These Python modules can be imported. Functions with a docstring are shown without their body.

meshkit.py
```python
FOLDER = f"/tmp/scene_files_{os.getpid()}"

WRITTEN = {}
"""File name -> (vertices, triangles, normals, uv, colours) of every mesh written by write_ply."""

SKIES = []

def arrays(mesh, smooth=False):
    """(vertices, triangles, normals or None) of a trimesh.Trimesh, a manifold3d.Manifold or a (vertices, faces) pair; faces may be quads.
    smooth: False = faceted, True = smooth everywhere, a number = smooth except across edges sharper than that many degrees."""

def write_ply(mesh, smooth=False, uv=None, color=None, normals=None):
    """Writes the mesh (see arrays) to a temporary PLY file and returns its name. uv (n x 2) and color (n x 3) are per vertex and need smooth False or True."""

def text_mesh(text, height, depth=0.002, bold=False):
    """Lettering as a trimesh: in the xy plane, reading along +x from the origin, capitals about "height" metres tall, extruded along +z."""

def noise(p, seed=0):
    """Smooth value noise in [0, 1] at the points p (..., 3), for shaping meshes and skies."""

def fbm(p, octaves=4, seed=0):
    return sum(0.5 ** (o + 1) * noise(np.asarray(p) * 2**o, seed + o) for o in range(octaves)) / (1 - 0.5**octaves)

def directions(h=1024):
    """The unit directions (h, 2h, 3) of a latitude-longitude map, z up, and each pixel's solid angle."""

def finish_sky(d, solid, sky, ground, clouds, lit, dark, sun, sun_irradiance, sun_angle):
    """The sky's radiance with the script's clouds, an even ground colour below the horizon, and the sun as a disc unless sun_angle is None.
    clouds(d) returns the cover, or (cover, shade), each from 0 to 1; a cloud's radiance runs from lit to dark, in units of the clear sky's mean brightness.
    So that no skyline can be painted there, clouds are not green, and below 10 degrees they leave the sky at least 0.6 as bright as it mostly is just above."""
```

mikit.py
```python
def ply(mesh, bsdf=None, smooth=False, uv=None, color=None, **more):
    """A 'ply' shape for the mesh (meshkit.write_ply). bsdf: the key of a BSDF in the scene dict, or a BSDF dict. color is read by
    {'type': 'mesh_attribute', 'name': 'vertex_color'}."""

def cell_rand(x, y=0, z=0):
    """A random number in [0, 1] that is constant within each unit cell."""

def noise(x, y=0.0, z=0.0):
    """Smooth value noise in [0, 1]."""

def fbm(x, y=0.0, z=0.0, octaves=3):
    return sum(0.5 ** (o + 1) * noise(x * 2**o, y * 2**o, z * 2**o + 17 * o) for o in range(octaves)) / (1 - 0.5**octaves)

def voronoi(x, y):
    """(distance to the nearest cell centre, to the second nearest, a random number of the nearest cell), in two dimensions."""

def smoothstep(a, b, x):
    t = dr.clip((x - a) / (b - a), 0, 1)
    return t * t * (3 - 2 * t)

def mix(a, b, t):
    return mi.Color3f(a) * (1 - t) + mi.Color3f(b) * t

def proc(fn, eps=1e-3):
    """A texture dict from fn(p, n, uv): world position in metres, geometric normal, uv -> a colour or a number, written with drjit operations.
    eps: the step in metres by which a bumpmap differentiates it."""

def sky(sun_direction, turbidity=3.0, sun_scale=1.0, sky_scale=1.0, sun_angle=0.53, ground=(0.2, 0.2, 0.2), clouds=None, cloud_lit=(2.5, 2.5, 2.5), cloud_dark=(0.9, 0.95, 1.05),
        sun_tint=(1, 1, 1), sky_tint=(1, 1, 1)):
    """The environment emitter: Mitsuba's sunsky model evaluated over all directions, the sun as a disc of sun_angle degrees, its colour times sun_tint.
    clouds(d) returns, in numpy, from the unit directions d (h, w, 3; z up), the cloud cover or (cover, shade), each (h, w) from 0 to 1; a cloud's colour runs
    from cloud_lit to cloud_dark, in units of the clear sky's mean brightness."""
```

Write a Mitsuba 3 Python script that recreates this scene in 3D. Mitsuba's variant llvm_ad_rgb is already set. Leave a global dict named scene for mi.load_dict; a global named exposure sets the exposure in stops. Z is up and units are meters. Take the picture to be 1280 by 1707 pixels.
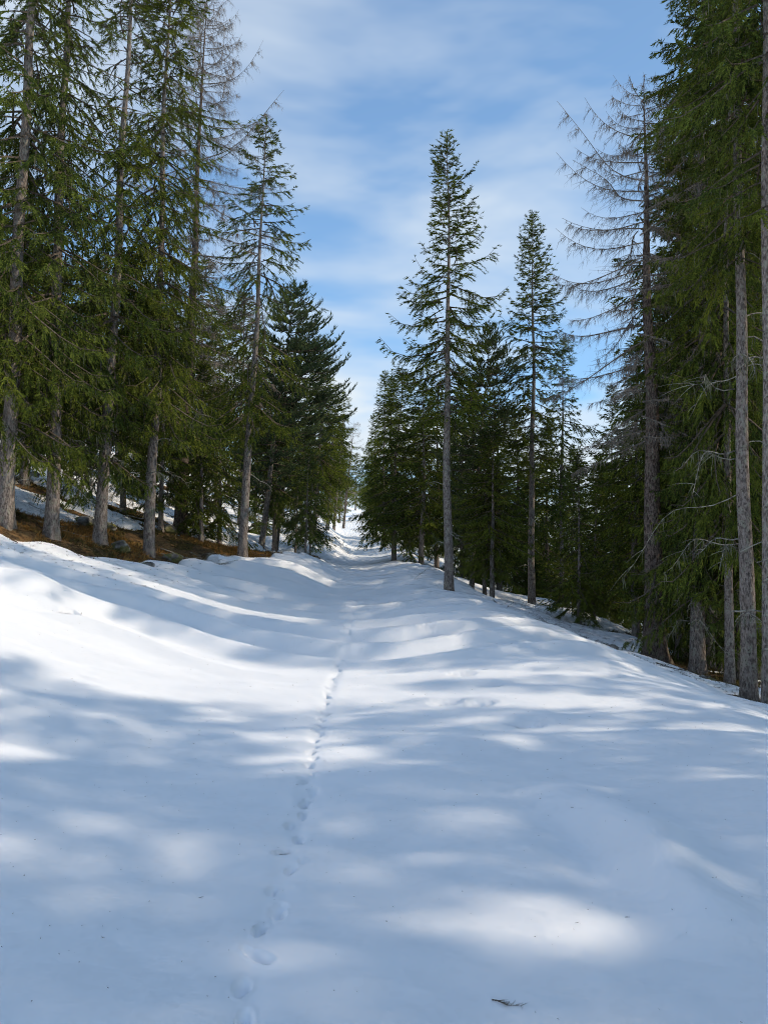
"""A snow-covered forest track climbing between spruces, larches and stone pines, late winter, sun from the right."""
import math
import numpy as np
import drjit as dr
import mitsuba as mi
import mikit
import meshkit
from mikit import proc, noise, fbm, smoothstep, mix

T = mi.ScalarTransform4f
scene, labels = {}, {}

# ---------------------------------------------------------------- camera, light, exposure
EYE, PITCH = 1.6, math.radians(3.5)
scene['camera'] = {
    'type': 'perspective', 'fov': 54.23, 'fov_axis': 'x', 'near_clip': 0.05, 'far_clip': 4000.0,
    'to_world': T().look_at(origin=[0, 0, EYE], target=[0, math.cos(PITCH), EYE + math.sin(PITCH)], up=[0, 0, 1])}


def thin_clouds(d):
    """High thin cloud: streaky veils, closing to a pale sheet low down."""
    z = np.maximum(d[..., 2], 0.02)
    q = np.stack([d[..., 0] / (z + 0.25), d[..., 1] / (z + 0.25), z * 0 + 0.3], -1)
    q = q + 0.35 * (meshkit.fbm(q * 1.6 + 4.0, 3, 21) - 0.5)[..., None]
    wisps = meshkit.fbm(q * np.array([3.2, 7.5, 1]) + 7.3, 6, 3)
    patches = meshkit.fbm(q * np.array([1.7, 2.2, 1]) + 1.7, 5, 11)
    low = np.clip(1 - z / 0.60, 0, 1)
    cover = 0.10 + 0.85 * np.clip((wisps * 0.7 + patches * 0.9 - 0.78) * 2.2 + 1.05 * low ** 1.5, 0, 1)
    return np.clip(cover, 0, 0.94), 0.35 * np.clip(1.5 - 2.0 * wisps, 0, 1)


SUN = (1.0, -0.07, 0.82)
scene['sky'] = mikit.sky(SUN, turbidity=3.0, sun_scale=0.87, sky_scale=1.95, sun_angle=0.9, ground=(0.35, 0.36, 0.38),
                         clouds=thin_clouds, cloud_lit=(1.75, 1.92, 2.05), cloud_dark=(1.2, 1.4, 1.6), sky_tint=(0.81, 1.04, 1.11), sun_tint=(0.93, 0.98, 1.05))
exposure = 1.3

# ---------------------------------------------------------------- the lie of the land
def ss(a, b, x):
    t = np.clip((x - a) / (b - a), 0, 1)
    return t * t * (3 - 2 * t)


YK = np.array([-200, -30, 0, 6, 11, 15, 18, 22, 26, 30, 34, 38, 44, 55, 75, 95, 130, 200, 320, 700.])
ZK = np.array([-12, -1.5, 0, 0, -.02, 0, .06, .24, .55, .86, 1.02, 1.12, 1.45, 2.45, 4.5, 6.5, 9.9, 15, 24, 40.])
XK = np.array([0, -.05, -.35, -.55, -.72, -.8, -.85, -.95, -1.05, -1.15, -1.3, -1.2, -.95, -1.5, -3.1, -4.8, -7, -12, -20, -40.])


def smooth_curve(k, v):
    g = np.linspace(-200, 700, 3601)
    z = np.interp(g, k, v)
    w = np.hanning(13)
    zs = np.convolve(np.pad(z, 6, mode='edge'), w / w.sum(), mode='valid')
    return g, zs


GY, GZ = smooth_curve(YK, ZK)
_, GX = smooth_curve(YK, XK)


def track(y):
    """Where the middle of the track runs (x) and its height (z) at the distance y."""
    return np.interp(y, GY, GX), np.interp(y, GY, GZ)


def fb(x, y, s, octaves=4, seed=0, sy=None):
    return meshkit.fbm(np.stack([np.asarray(x, float) / s, np.asarray(y, float) / (sy or s), np.zeros(np.shape(x)) + 0.37], -1), octaves, seed) - 0.5


def lie(x, y):
    """The smooth hillside with the terrace of the track cut into it."""
    xc, zc = track(y)
    u = x - xc
    a = -u
    half = np.interp(y, [0, 14, 30, 45, 80], [0.1, 0.1, 0.1, 0.5, 0.9])
    al = np.maximum(a - half, 0)
    left = np.where(al < 5, 0.044 * al ** 2, 1.1 + 0.44 * (al - 5))
    left = np.where(al > 60, 25.3 + 0.12 * (al - 60), left)
    bank = np.interp(y, [19, 22, 26, 34, 48, 60, 90], [0, .2, .6, .5, .8, 0.9, .6])           # the cut bank higher up the track
    left = left + bank * ss(0.2, 2.2, al) * np.exp(-np.maximum(al - 3, 0) / 6)
    us = np.interp(y, [0, 6, 13, 20, 26, 40, 70], [4.9, 4.8, 4.4, 3.6, 3.2, 2.6, 2.4])
    w = 0.75
    lip = np.interp(y, [0, 5, 12, 20, 45, 60], [.04, .10, .22, .36, .36, .2])          # the outer lip stands above the worn middle
    q = np.clip((u - us) / w, -30, 30)
    right = -0.42 * w * np.log1p(np.exp(q)) - 0.42 * np.maximum((u - us) - 30 * w, 0) + 0.27 * np.maximum(u - us - 1.3, 0) - 0.27 * np.maximum(u - us - 6.0, 0)
    right = right + 0.17 * np.maximum(u - 40, 0)
    right = right + lip * ss(0.0, us - 0.4, u) * (1 - ss(us + 0.3, us + 4, u))
    return zc + np.where(u < 0, left, right), u


BARE = np.array([(-14.5, 18.4), (-11.2, 18.7), (-9.0, 19.2), (-8.3, 20.4), (-7.7, 21.9), (-7.0, 23.9), (-6.4, 26.2), (-5.3, 28.0), (-4.5, 30.4), (-3.7, 33.3), (-3.2, 36.5)])
BAREW = np.array([1.3, 1.3, 1.25, 1.2, 1.3, 1.3, 1.0, 1.0, 1.0, .8, .5])


def bare_strip(x, y):
    """Distance to the line of front trunks on the left, in half-widths of the strip the snow has left bare."""
    best = np.full(np.shape(x), 9.0)
    for (a, b), (wa, wb) in zip(zip(BARE[:-1], BARE[1:]), zip(BAREW[:-1], BAREW[1:])):
        d = b - a
        t = np.clip(((x - a[0]) * d[0] + (y - a[1]) * d[1]) / (d @ d), 0, 1)
        best = np.minimum(best, np.hypot(x - a[0] - t * d[0], y - a[1] - t * d[1]) / (wa + (wb - wa) * t))
    return best


def floor_height(x, y):
    z, u = lie(x, y)
    wild = ss(4.6, 7.5, np.abs(u))
    far = ss(11, 22, np.abs(u))
    return z - 0.30 + 0.16 * (1 - ss(0.6, 1.6, bare_strip(x, y))) + wild * (0.30 * fb(x, y, 2.6, 3, 21) + 0.10 * fb(x, y, 0.7, 2, 23)) + far * 1.6 * fb(x, y, 14, 2, 22) + 0.05 * fb(x, y, 0.35, 3, 24)


WELLS = []          # (x, y, radius): filled from the list of trees; the snow melts back round a trunk
PITS = []           # (x, y, radius x, radius y, depth, turn): the marks pressed into the snow


def snow_height(x, y, fine=True):
    z, u = lie(x, y)
    wild = ss(4.6, 7.5, np.abs(u))
    z = z + ss(11, 22, np.abs(u)) * 1.6 * fb(x, y, 14, 2, 22)
    on = 1 - ss(3.5, 6.5, np.abs(u + 0.3))
    # broad sags and swells of an old snow cover
    z = z + 0.20 * fb(x, y, 3.2, 2, 31, 2.6) + 0.10 * fb(x, y, 1.3, 3, 32)
    # melt scallops lying across the track
    sc = ss(9, 15, y) * (1 - ss(46, 70, y))
    ph = y * 4.2 + 1.1 * np.sin(u * 0.8 + 0.6) + 10.0 * fb(x, y, 4.5, 2, 33, 7.0)
    rid = 0.5 + 0.5 * np.sin(ph)
    z = z + sc * (0.35 + 0.65 * on) * (0.25 * (rid ** 2.0 - 0.35)) * (0.5 + 1.4 * np.clip(fb(x, y, 3.5, 2, 34) + 0.5, 0, 1))
    # long low ripples, near
    z = z + (1 - ss(12, 20, y)) * 0.07 * fb(x, y, 1.1, 2, 35, 0.45)
    # shapes one can point at: the ridge at the lower right, the swell with a melt hole on the left bank, old tracks at mid distance
    def blob(cx, cy, rx, ry, h, turn=0.0):
        c, s = math.cos(turn), math.sin(turn)
        dx, dy = x - cx, y - cy
        return h * np.exp(-((c * dx + s * dy) / rx) ** 2 - ((-s * dx + c * dy) / ry) ** 2)
    if len(TRAIL):
        z = z - 0.03 * np.exp(-((x - np.interp(y, TRAIL[:, 1], TRAIL[:, 0])) / 0.07) ** 2) * ss(1.5, 2.2, y) * (1 - ss(16, 24, y)) * (0.6 + fb(x, y, 0.5, 2, 47))
    for args in SWELLS:
        z = z + blob(*args)
    if fine:
        z = z + 0.026 * fb(x, y, 0.24, 3, 36, 0.19) + 0.006 * fb(x, y, 0.07, 2, 37) + ss(3, 6, np.abs(u)) * 0.04 * fb(x, y, 0.45, 2, 38)
    # where it has gone
    d = bare_strip(x, y) + 1.9 * fb(x, y, 1.3, 4, 41) + 0.05
    gone = 0.75 * (1 - ss(0.75, 1.35, d))
    gone = gone + wild * (0.10 + 0.62 * np.clip(fb(x, y, 2.4, 4, 42) * 2.4 + 0.06, 0, 1)) * (0.55 + 0.45 * ss(16, 24, y))
    for (wx, wy, r) in WELLS:
        m = (np.abs(x - wx) < 3 * r) & (np.abs(y - wy) < 3 * r)
        if m.any():
            gone[m] += 0.5 * np.exp(-((x[m] - wx) ** 2 + (y[m] - wy) ** 2) / r ** 2)
    z = z - gone
    if fine:
        for (cx, cy, rx, ry, h, turn) in PITS:
            m = (np.abs(x - cx) < 3.2 * max(rx, ry)) & (np.abs(y - cy) < 3.2 * max(rx, ry))
            if m.any():
                c, s = math.cos(turn), math.sin(turn)
                dx, dy = x[m] - cx, y[m] - cy
                q = ((c * dx + s * dy) / rx) ** 2 + ((-s * dx + c * dy) / ry) ** 2
                q = np.maximum(q + 2.6 * fb(x[m], y[m], 0.035, 2, 44), 0)
                z[m] += -h * np.exp(-q ** 1.3) + 0.14 * h * np.exp(-((np.sqrt(q) - 1.5) / 0.4) ** 2)
    return z


SWELLS, TRAIL = [], ()

# ---------------------------------------------------------------- where every tree stands (x, y in metres; h height, hb lowest green, r crown radius)
TREES = [
    dict(kind='S', x=-9.11, y=18, h=23.0, dbh=0.36, hb=2.04, r=2.0, lean=0.0208, seed=11, name='spruce_tree', label='dark wide trunk of the spruce at the left edge with yellow-green boughs', dead=4, lich=1.0, bare=0.3),
    dict(kind='S', x=-8.43, y=19, h=22.5, dbh=0.325, hb=2.3, r=2.0, lean=0.0008, seed=12, name='spruce_tree', label='spruce with straight grey trunk, second from the left edge, lowest green bough across it', dead=6, lich=1.5, gap=0.3, bare=0.75),
    dict(kind='S', x=-7.78, y=20.5, h=21.0, dbh=0.315, hb=2.25, r=2.0, lean=0.0378, seed=13, name='spruce_tree', label='spruce whose grey trunk stands third from the left edge behind bare orange ground', dead=7, lich=1.3, gap=0.25, bare=0.7),
    dict(kind='S', x=-6.89, y=22, h=20.3, dbh=0.305, hb=4.16, r=2.3, lean=0.0193, seed=14, name='spruce_tree', label='tall spruce with clean pale grey trunk and curved dead branches near its foot', dead=10, lich=1.2, gap=0.1, reach=1.25, bare=0.45),
    dict(kind='S', x=-5.01, y=26.5, h=16.19, dbh=0.32, hb=5.17, r=2.3, lean=0.0467, seed=15, name='spruce_tree', label='spruce with a ragged pointed top, slanting trunk lit on its right side', dead=6, lich=1.0, gap=0.25, thin=0.2, bare=0.45),
    dict(kind='L', x=-7.62, y=28, h=21.15, dbh=0.45, hb=5.73, r=3.6, lean=0.0333, seed=16, name='larch_tree', label='bare larch with drooping twigs behind the front spruces on the left', dead=0),
    dict(kind='C', x=-5.43, y=33, h=12.04, dbh=0.42, hb=1.89, r=2.6, lean=0.1197, seed=17, name='stone_pine', label='bushy stone pine with rounded top and upturned boughs beside the ragged spruce'),
    dict(kind='C', x=-5.23, y=36, h=11.0, dbh=0.34, hb=1.75, r=2.3, lean=0.135, seed=18, name='stone_pine', label='smaller stone pine close behind the bushy rounded one'),
    dict(kind='S', x=-4.34, y=46, h=11.85, dbh=0.3, hb=2.12, r=2.1, lean=0.0636, seed=19, name='spruce_tree', label='narrow dark spruce right of the stone pines with a slim pointed top', gap=0.1),
    dict(kind='S', x=-4.41, y=58, h=10.98, dbh=0.28, hb=4.15, r=2.2, lean=0.0595, seed=20, name='spruce_tree', label='greyish spruce right of the slim pointed spruce, far up the left bank', lich=1.2),
    dict(kind='S', x=-4.44, y=66, h=12.68, dbh=0.26, hb=5.16, r=1.7, lean=0.0802, seed=21, name='spruce_tree', label='thin leaning spruce with one-sided ragged top over the end of the track', gap=0.5),
    dict(kind='Y', x=-3.32, y=31.5, h=4.86, dbh=0.11, hb=1.31, r=1.15, lean=0.0353, seed=22, name='young_spruce', label='young bright green spruce nearest the track on the left bank'),
    dict(kind='Y', x=-3.9, y=33, h=3.96, dbh=0.09, hb=1.04, r=1.0, lean=0.033, seed=23, name='young_spruce', label='young spruce with thin pole-like trunk just left of the bright green one'),
    dict(kind='Y', x=-3.56, y=36, h=4.57, dbh=0.1, hb=1.1, r=1.0, lean=0.0383, seed=24, name='young_spruce', label='young bright spruce overhanging the snow bank, rightmost of the young left ones'),
    dict(kind='Y', x=-6.37, y=29, h=6.34, dbh=0.16, hb=1.04, r=1.5, lean=-0.0023, seed=25, name='young_spruce', label='bushy spruce between the two tall pale trunks on the left, green to low down'),
    dict(kind='Y', x=-6.58, y=27, h=6.65, dbh=0.16, hb=1.16, r=1.5, lean=-0.005, seed=26, name='young_spruce', label='leafy spruce just right of the trunk with curved dead branches'),
    dict(kind='T', x=-9.59, y=27.5, h=9.85, dbh=0.22, hb=1.47, r=1.5, lean=-0.0052, seed=27, name='spruce_tree', label='thin dark spruce trunk between the third and fourth front trunks'),
    dict(kind='T', x=-7.74, y=26, h=6.9, dbh=0.15, hb=1.8, r=1.2, lean=-0.012, seed=28, name='spruce_tree', label='thin grey spruce pole just right of the clean pale grey trunk'),
    dict(kind='T', x=-12.05, y=25, h=9.2, dbh=0.5, hb=1.34, r=2.0, lean=-0.0115, seed=29, name='spruce_tree', label='thick dark trunk behind, right of the left-edge spruce, on upper snow'),
    dict(kind='S', x=-5.04, y=34.5, h=9.07, dbh=0.24, hb=2.06, r=1.6, lean=0.0065, seed=30, name='spruce_tree', label='slim grey-trunked spruce right of the stone pine trunk'),
    dict(kind='P', x=-13.52, y=33, h=10.93, dbh=0.3, hb=0.2, r=1.9, lean=-0.0051, seed=31, name='spruce_tree', label='dark spruce standing between the second and third front trunks, further back', group='spruces deeper in the forest on the left'),
    dict(kind='P', x=-15.48, y=31, h=10.98, dbh=0.3, hb=0.2, r=2.0, lean=-0.0117, seed=32, name='spruce_tree', label='dark spruce right behind the trunk at the left edge', group='spruces deeper in the forest on the left'),
    dict(kind='P', x=-12.02, y=37, h=11.01, dbh=0.3, hb=0.2, r=1.9, lean=0.0022, seed=33, name='spruce_tree', label='dark spruce standing between the third and fourth front trunks, further back', group='spruces deeper in the forest on the left'),
    dict(kind='P', x=-16.95, y=43, h=12.12, dbh=0.3, hb=0.2, r=2.0, lean=-0.0007, seed=34, name='spruce_tree', label='dark spruce deeper in the forest, behind the front row on the left', group='spruces deeper in the forest on the left'),
    dict(kind='P', x=-18.53, y=40, h=12.02, dbh=0.3, hb=0.2, r=2.0, lean=-0.0062, seed=35, name='spruce_tree', label='dark spruce far back between the first and second front trunks', group='spruces deeper in the forest on the left'),
    dict(kind='P', x=-9.43, y=38, h=13.65, dbh=0.3, hb=0.87, r=2.0, lean=0.0031, seed=36, name='spruce_tree', label='dark spruce behind the curved dead branches of the clean pale trunk', group='spruces deeper in the forest on the left'),
    dict(kind='P', x=-13.39, y=47, h=13.63, dbh=0.3, hb=0.2, r=2.0, lean=0.0052, seed=37, name='spruce_tree', label='dark spruce deeper in the forest, behind the front row on the left', group='spruces deeper in the forest on the left'),
    dict(kind='P', x=-8.26, y=43, h=13.94, dbh=0.3, hb=1.27, r=2.0, lean=0.0084, seed=38, name='spruce_tree', label='dark spruce directly behind the ragged-topped one on the left', group='spruces deeper in the forest on the left'),
    dict(kind='P', x=-11.68, y=52, h=14.49, dbh=0.3, hb=0.2, r=2.0, lean=0.0097, seed=39, name='spruce_tree', label='dark spruce deeper in the forest, behind the front row on the left', group='spruces deeper in the forest on the left'),
    dict(kind='P', x=-18.62, y=52, h=14.22, dbh=0.3, hb=0.2, r=2.1, lean=0.0022, seed=40, name='spruce_tree', label='dark spruce deeper in the forest, behind the front row on the left', group='spruces deeper in the forest on the left'),
    dict(kind='P', x=-22.64, y=52, h=13.06, dbh=0.3, hb=0.2, r=2.0, lean=-0.0003, seed=41, name='spruce_tree', label='dark spruce deeper in the forest, behind the front row on the left', group='spruces deeper in the forest on the left'),
    dict(kind='P', x=-24.42, y=48, h=11.87, dbh=0.3, hb=0.2, r=2.0, lean=-0.0042, seed=42, name='spruce_tree', label='dark spruce deeper in the forest, behind the front row on the left', group='spruces deeper in the forest on the left'),
    dict(kind='P', x=-9.99, y=58, h=13.93, dbh=0.3, hb=0.69, r=2.0, lean=0.0166, seed=43, name='spruce_tree', label='spruce behind the slanting lit trunk, just left of the stone pines', group='spruces deeper in the forest on the left'),
    dict(kind='P', x=-7.62, y=56, h=13.35, dbh=0.3, hb=1.49, r=2.0, lean=0.019, seed=44, name='spruce_tree', label='dark spruce hidden behind the two stone pines', group='spruces deeper in the forest on the left'),
    dict(kind='P', x=-18.82, y=60, h=14.8, dbh=0.3, hb=0.2, r=2.1, lean=0.0074, seed=45, name='spruce_tree', label='dark spruce deeper in the forest, behind the front row on the left', group='spruces deeper in the forest on the left'),
    dict(kind='P', x=-7.4, y=66, h=12.31, dbh=0.3, hb=1.59, r=1.9, lean=0.0279, seed=46, name='spruce_tree', label='spruce far up the bank, right of the stone pines', group='spruces deeper in the forest on the left'),
    dict(kind='P', x=-16.94, y=30, h=13.11, dbh=0.3, hb=0.2, r=2.2, lean=-0.019, seed=47, name='spruce_tree', label='dark spruce deeper in the forest, behind the front row on the left', group='spruces deeper in the forest on the left'),
    dict(kind='P', x=-21.32, y=40, h=11.73, dbh=0.3, hb=0.2, r=2.2, lean=-0.0098, seed=48, name='spruce_tree', label='dark spruce deeper in the forest, behind the front row on the left', group='spruces deeper in the forest on the left'),
    dict(kind='P', x=-16.45, y=64, h=15.95, dbh=0.3, hb=0.2, r=2.1, lean=0.0106, seed=49, name='spruce_tree', label='dark spruce deeper in the forest, behind the front row on the left', group='spruces deeper in the forest on the left'),
    dict(kind='P', x=-29.05, y=62, h=13.6, dbh=0.3, hb=0.2, r=2.1, lean=0.0015, seed=50, name='spruce_tree', label='dark spruce deeper in the forest, behind the front row on the left', group='spruces deeper in the forest on the left'),
    dict(kind='P', x=-25.55, y=66, h=15.2, dbh=0.3, hb=0.2, r=2.2, lean=0.005, seed=51, name='spruce_tree', label='dark spruce deeper in the forest, behind the front row on the left', group='spruces deeper in the forest on the left'),
    dict(kind='P', x=-5.84, y=90, h=10.69, dbh=0.25, hb=2.32, r=1.8, lean=0.0164, seed=52, name='spruce_tree', label='small far spruce in the cluster where the track disappears', group='spruces at the far end of the track'),
    dict(kind='P', x=-2.33, y=104, h=11.03, dbh=0.25, hb=2.2, r=1.9, lean=0.0214, seed=53, name='spruce_tree', label='small far spruce in the cluster where the track disappears', group='spruces at the far end of the track'),
    dict(kind='P', x=-5.1, y=86, h=11.88, dbh=0.25, hb=2.48, r=1.8, lean=0.0139, seed=54, name='spruce_tree', label='small far spruce in the cluster where the track disappears', group='spruces at the far end of the track'),
    dict(kind='P', x=-5.89, y=80, h=11.8, dbh=0.25, hb=2.08, r=2.0, lean=0.0119, seed=55, name='spruce_tree', label='small far spruce in the cluster where the track disappears', group='spruces at the far end of the track'),
    dict(kind='P', x=-1.33, y=92, h=9.25, dbh=0.25, hb=2.57, r=1.8, lean=0.0231, seed=56, name='spruce_tree', label='small far spruce in the cluster where the track disappears', group='spruces at the far end of the track'),
    dict(kind='P', x=-4.85, y=126, h=10.05, dbh=0.25, hb=1.4, r=2.1, lean=0.028, seed=57, name='spruce_tree', label='small far spruce in the cluster where the track disappears', group='spruces at the far end of the track'),
    dict(kind='P', x=-6.87, y=78, h=14.35, dbh=0.25, hb=1.68, r=2.0, lean=0.0078, seed=58, name='spruce_tree', label='small far spruce in the cluster where the track disappears', group='spruces at the far end of the track'),
    dict(kind='L', x=-4.14, y=76, h=11.39, dbh=0.25, hb=3.39, r=1.9, lean=0.0937, seed=59, name='larch_tree', label='small greyish bare larch at the far end of the track', dead=0),
    dict(kind='T', x=0.47, y=37, h=10.11, dbh=0.24, hb=1.47, r=1.9, lean=0.0364, seed=60, name='spruce_tree', label='dark spruce with slim trunk at the track edge, left of the tall lone spruce'),
    dict(kind='S', x=0.0, y=51, h=12.54, dbh=0.24, hb=1.7, r=1.9, lean=0.0033, seed=61, name='spruce_tree', label='dark spruce with double-looking pointed top, nearest the track on its right side'),
    dict(kind='S', x=-0.61, y=64, h=10.83, dbh=0.24, hb=1.0, r=1.35, lean=-0.0292, seed=62, name='spruce_tree', label='dark small spruce leftmost of the right-hand forest beside the far track'),
    dict(kind='T', x=0.56, y=58, h=13.37, dbh=0.24, hb=0.49, r=1.8, lean=0.0076, seed=63, name='spruce_tree', label='dark spruce behind the pair of pointed tops right of the far track'),
    dict(kind='Y', x=1.27, y=34.5, h=2.54, dbh=0.05, hb=0.39, r=0.75, lean=-0.0629, seed=64, name='young_spruce', label='small lime-green young spruce beside the slim trunk at the track edge'),
    dict(kind='T', x=1.73, y=35, h=8.96, dbh=0.22, hb=1.59, r=1.7, lean=0.0157, seed=65, name='spruce_tree', label='dark dense spruce immediately left of the tall lone spruce trunk'),
    dict(kind='T', x=2.88, y=41, h=11.89, dbh=0.26, hb=0.93, r=1.9, lean=0.0043, seed=66, name='spruce_tree', label='dark spruce right behind the tall lone spruce'),
    dict(kind='S', x=2.06, y=24, h=15.26, dbh=0.3, hb=5.96, r=1.75, lean=0.0014, seed=67, name='spruce_tree', label='tall lone spruce with clear grey trunk and sharp top in the middle of the view', dead=9, lich=0.3, gap=0.15, up=0.8, thin=0.2, bough=1),
    dict(kind='C', x=3.41, y=29.5, h=10.76, dbh=0.36, hb=2.12, r=1.75, lean=0.0718, seed=68, name='stone_pine', label='dense spruce-like pine right of the lone spruce with sunlit green patches'),
    dict(kind='S', x=6.07, y=31, h=16.7, dbh=0.3, hb=5.49, r=1.55, lean=0.0151, seed=69, name='spruce_tree', label='slender spruce with narrow spire top, right of the tall lone one', dead=4, lich=0.3, gap=0.1, up=0.8, thin=0.2),
    dict(kind='S', x=8.71, y=37, h=13.7, dbh=0.24, hb=4.66, r=1.6, lean=0.0167, seed=70, name='spruce_tree', label='thin-crowned spruce between the slender spire and the bare larch', dead=0, lich=0.6, gap=0.2, thin=0.6),
    dict(kind='Y', x=6.84, y=26.5, h=6.3, dbh=0.14, hb=0.88, r=1.35, lean=0.0159, seed=71, name='young_spruce', label='dark young spruce with thin trunk standing on the grey snow below the shoulder'),
    dict(kind='Y', x=7.92, y=28.5, h=6.01, dbh=0.13, hb=0.76, r=1.2, lean=0.0324, seed=72, name='young_spruce', label='young spruce with a yellow-green lit side next to the dark young one'),
    dict(kind='Y', x=10.01, y=33, h=4.43, dbh=0.1, hb=1.02, r=1.0, lean=0.0306, seed=73, name='young_spruce', label='small yellow-green spruce low at the right between dark trunks'),
    dict(kind='T', x=3.94, y=27.5, h=6.77, dbh=0.11, hb=2.77, r=1.2, lean=0.0153, seed=74, name='spruce_tree', label='thin dark spruce pole at the snow edge right of the lone trunk'),
    dict(kind='T', x=3.81, y=28.5, h=6.4, dbh=0.09, hb=2.72, r=1.1, lean=0.001, seed=75, name='spruce_tree', label='thinnest pole at the snow edge, left of another thin dark pole'),
    dict(kind='L', x=7.16, y=20, h=15.9, dbh=0.54, hb=5.82, r=3.3, lean=0.0033, seed=76, name='larch_tree', label='big bare larch with thick furrowed dark trunk and spreading leafless branches', dead=0),
    dict(kind='S', x=7.65, y=18.5, h=24.0, dbh=0.34, hb=1.66, r=1.6, lean=0.0373, seed=77, name='spruce_tree', label='huge dark spruce with much hanging lichen, right side, crown down to the ground', dead=12, lich=2.2, gap=0.05),
    dict(kind='S', x=7.02, y=14.6, h=22.0, dbh=0.28, hb=8.73, r=1.45, lean=0.0075, seed=78, name='spruce_tree', label='spruce with scaly grey trunk and bare lichen-hung dead branches near the right edge', dead=22, lich=1.6, gap=0.2, reach=1.6),
    dict(kind='S', x=6.7, y=13.2, h=20.0, dbh=0.25, hb=9.18, r=1.4, lean=0.0246, seed=79, name='spruce_tree', label='spruce trunk half cut off by the right edge of the view', dead=10, lich=1.4, gap=0.2),
    dict(kind='T', x=7.88, y=17.3, h=19.0, dbh=0.4, hb=2.48, r=1.5, lean=0.0256, seed=80, name='spruce_tree', label='dark spruce with thick black trunk just left of the scaly grey trunk'),
    dict(kind='T', x=8.78, y=20.5, h=19.0, dbh=0.36, hb=1.86, r=1.7, lean=0.0251, seed=81, name='spruce_tree', label='dark spruce behind, second black trunk left of the scaly grey trunk'),
    dict(kind='T', x=9.11, y=23, h=18.02, dbh=0.3, hb=1.88, r=2.0, lean=0.0202, seed=82, name='spruce_tree', label='dark spruce filling the gap between the bare larch and the huge dark spruce'),
    dict(kind='T', x=8.33, y=25, h=10.22, dbh=0.26, hb=1.13, r=1.6, lean=0.0165, seed=83, name='spruce_tree', label='dark spruce close to the left of the big bare larch trunk'),
    dict(kind='D', x=8.38, y=21.5, h=14.03, dbh=0.3, hb=0.85, r=1.7, lean=0.0266, seed=84, name='spruce_tree', label='dark spruce with boughs down to the ground just right of the big bare larch trunk'),
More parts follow.
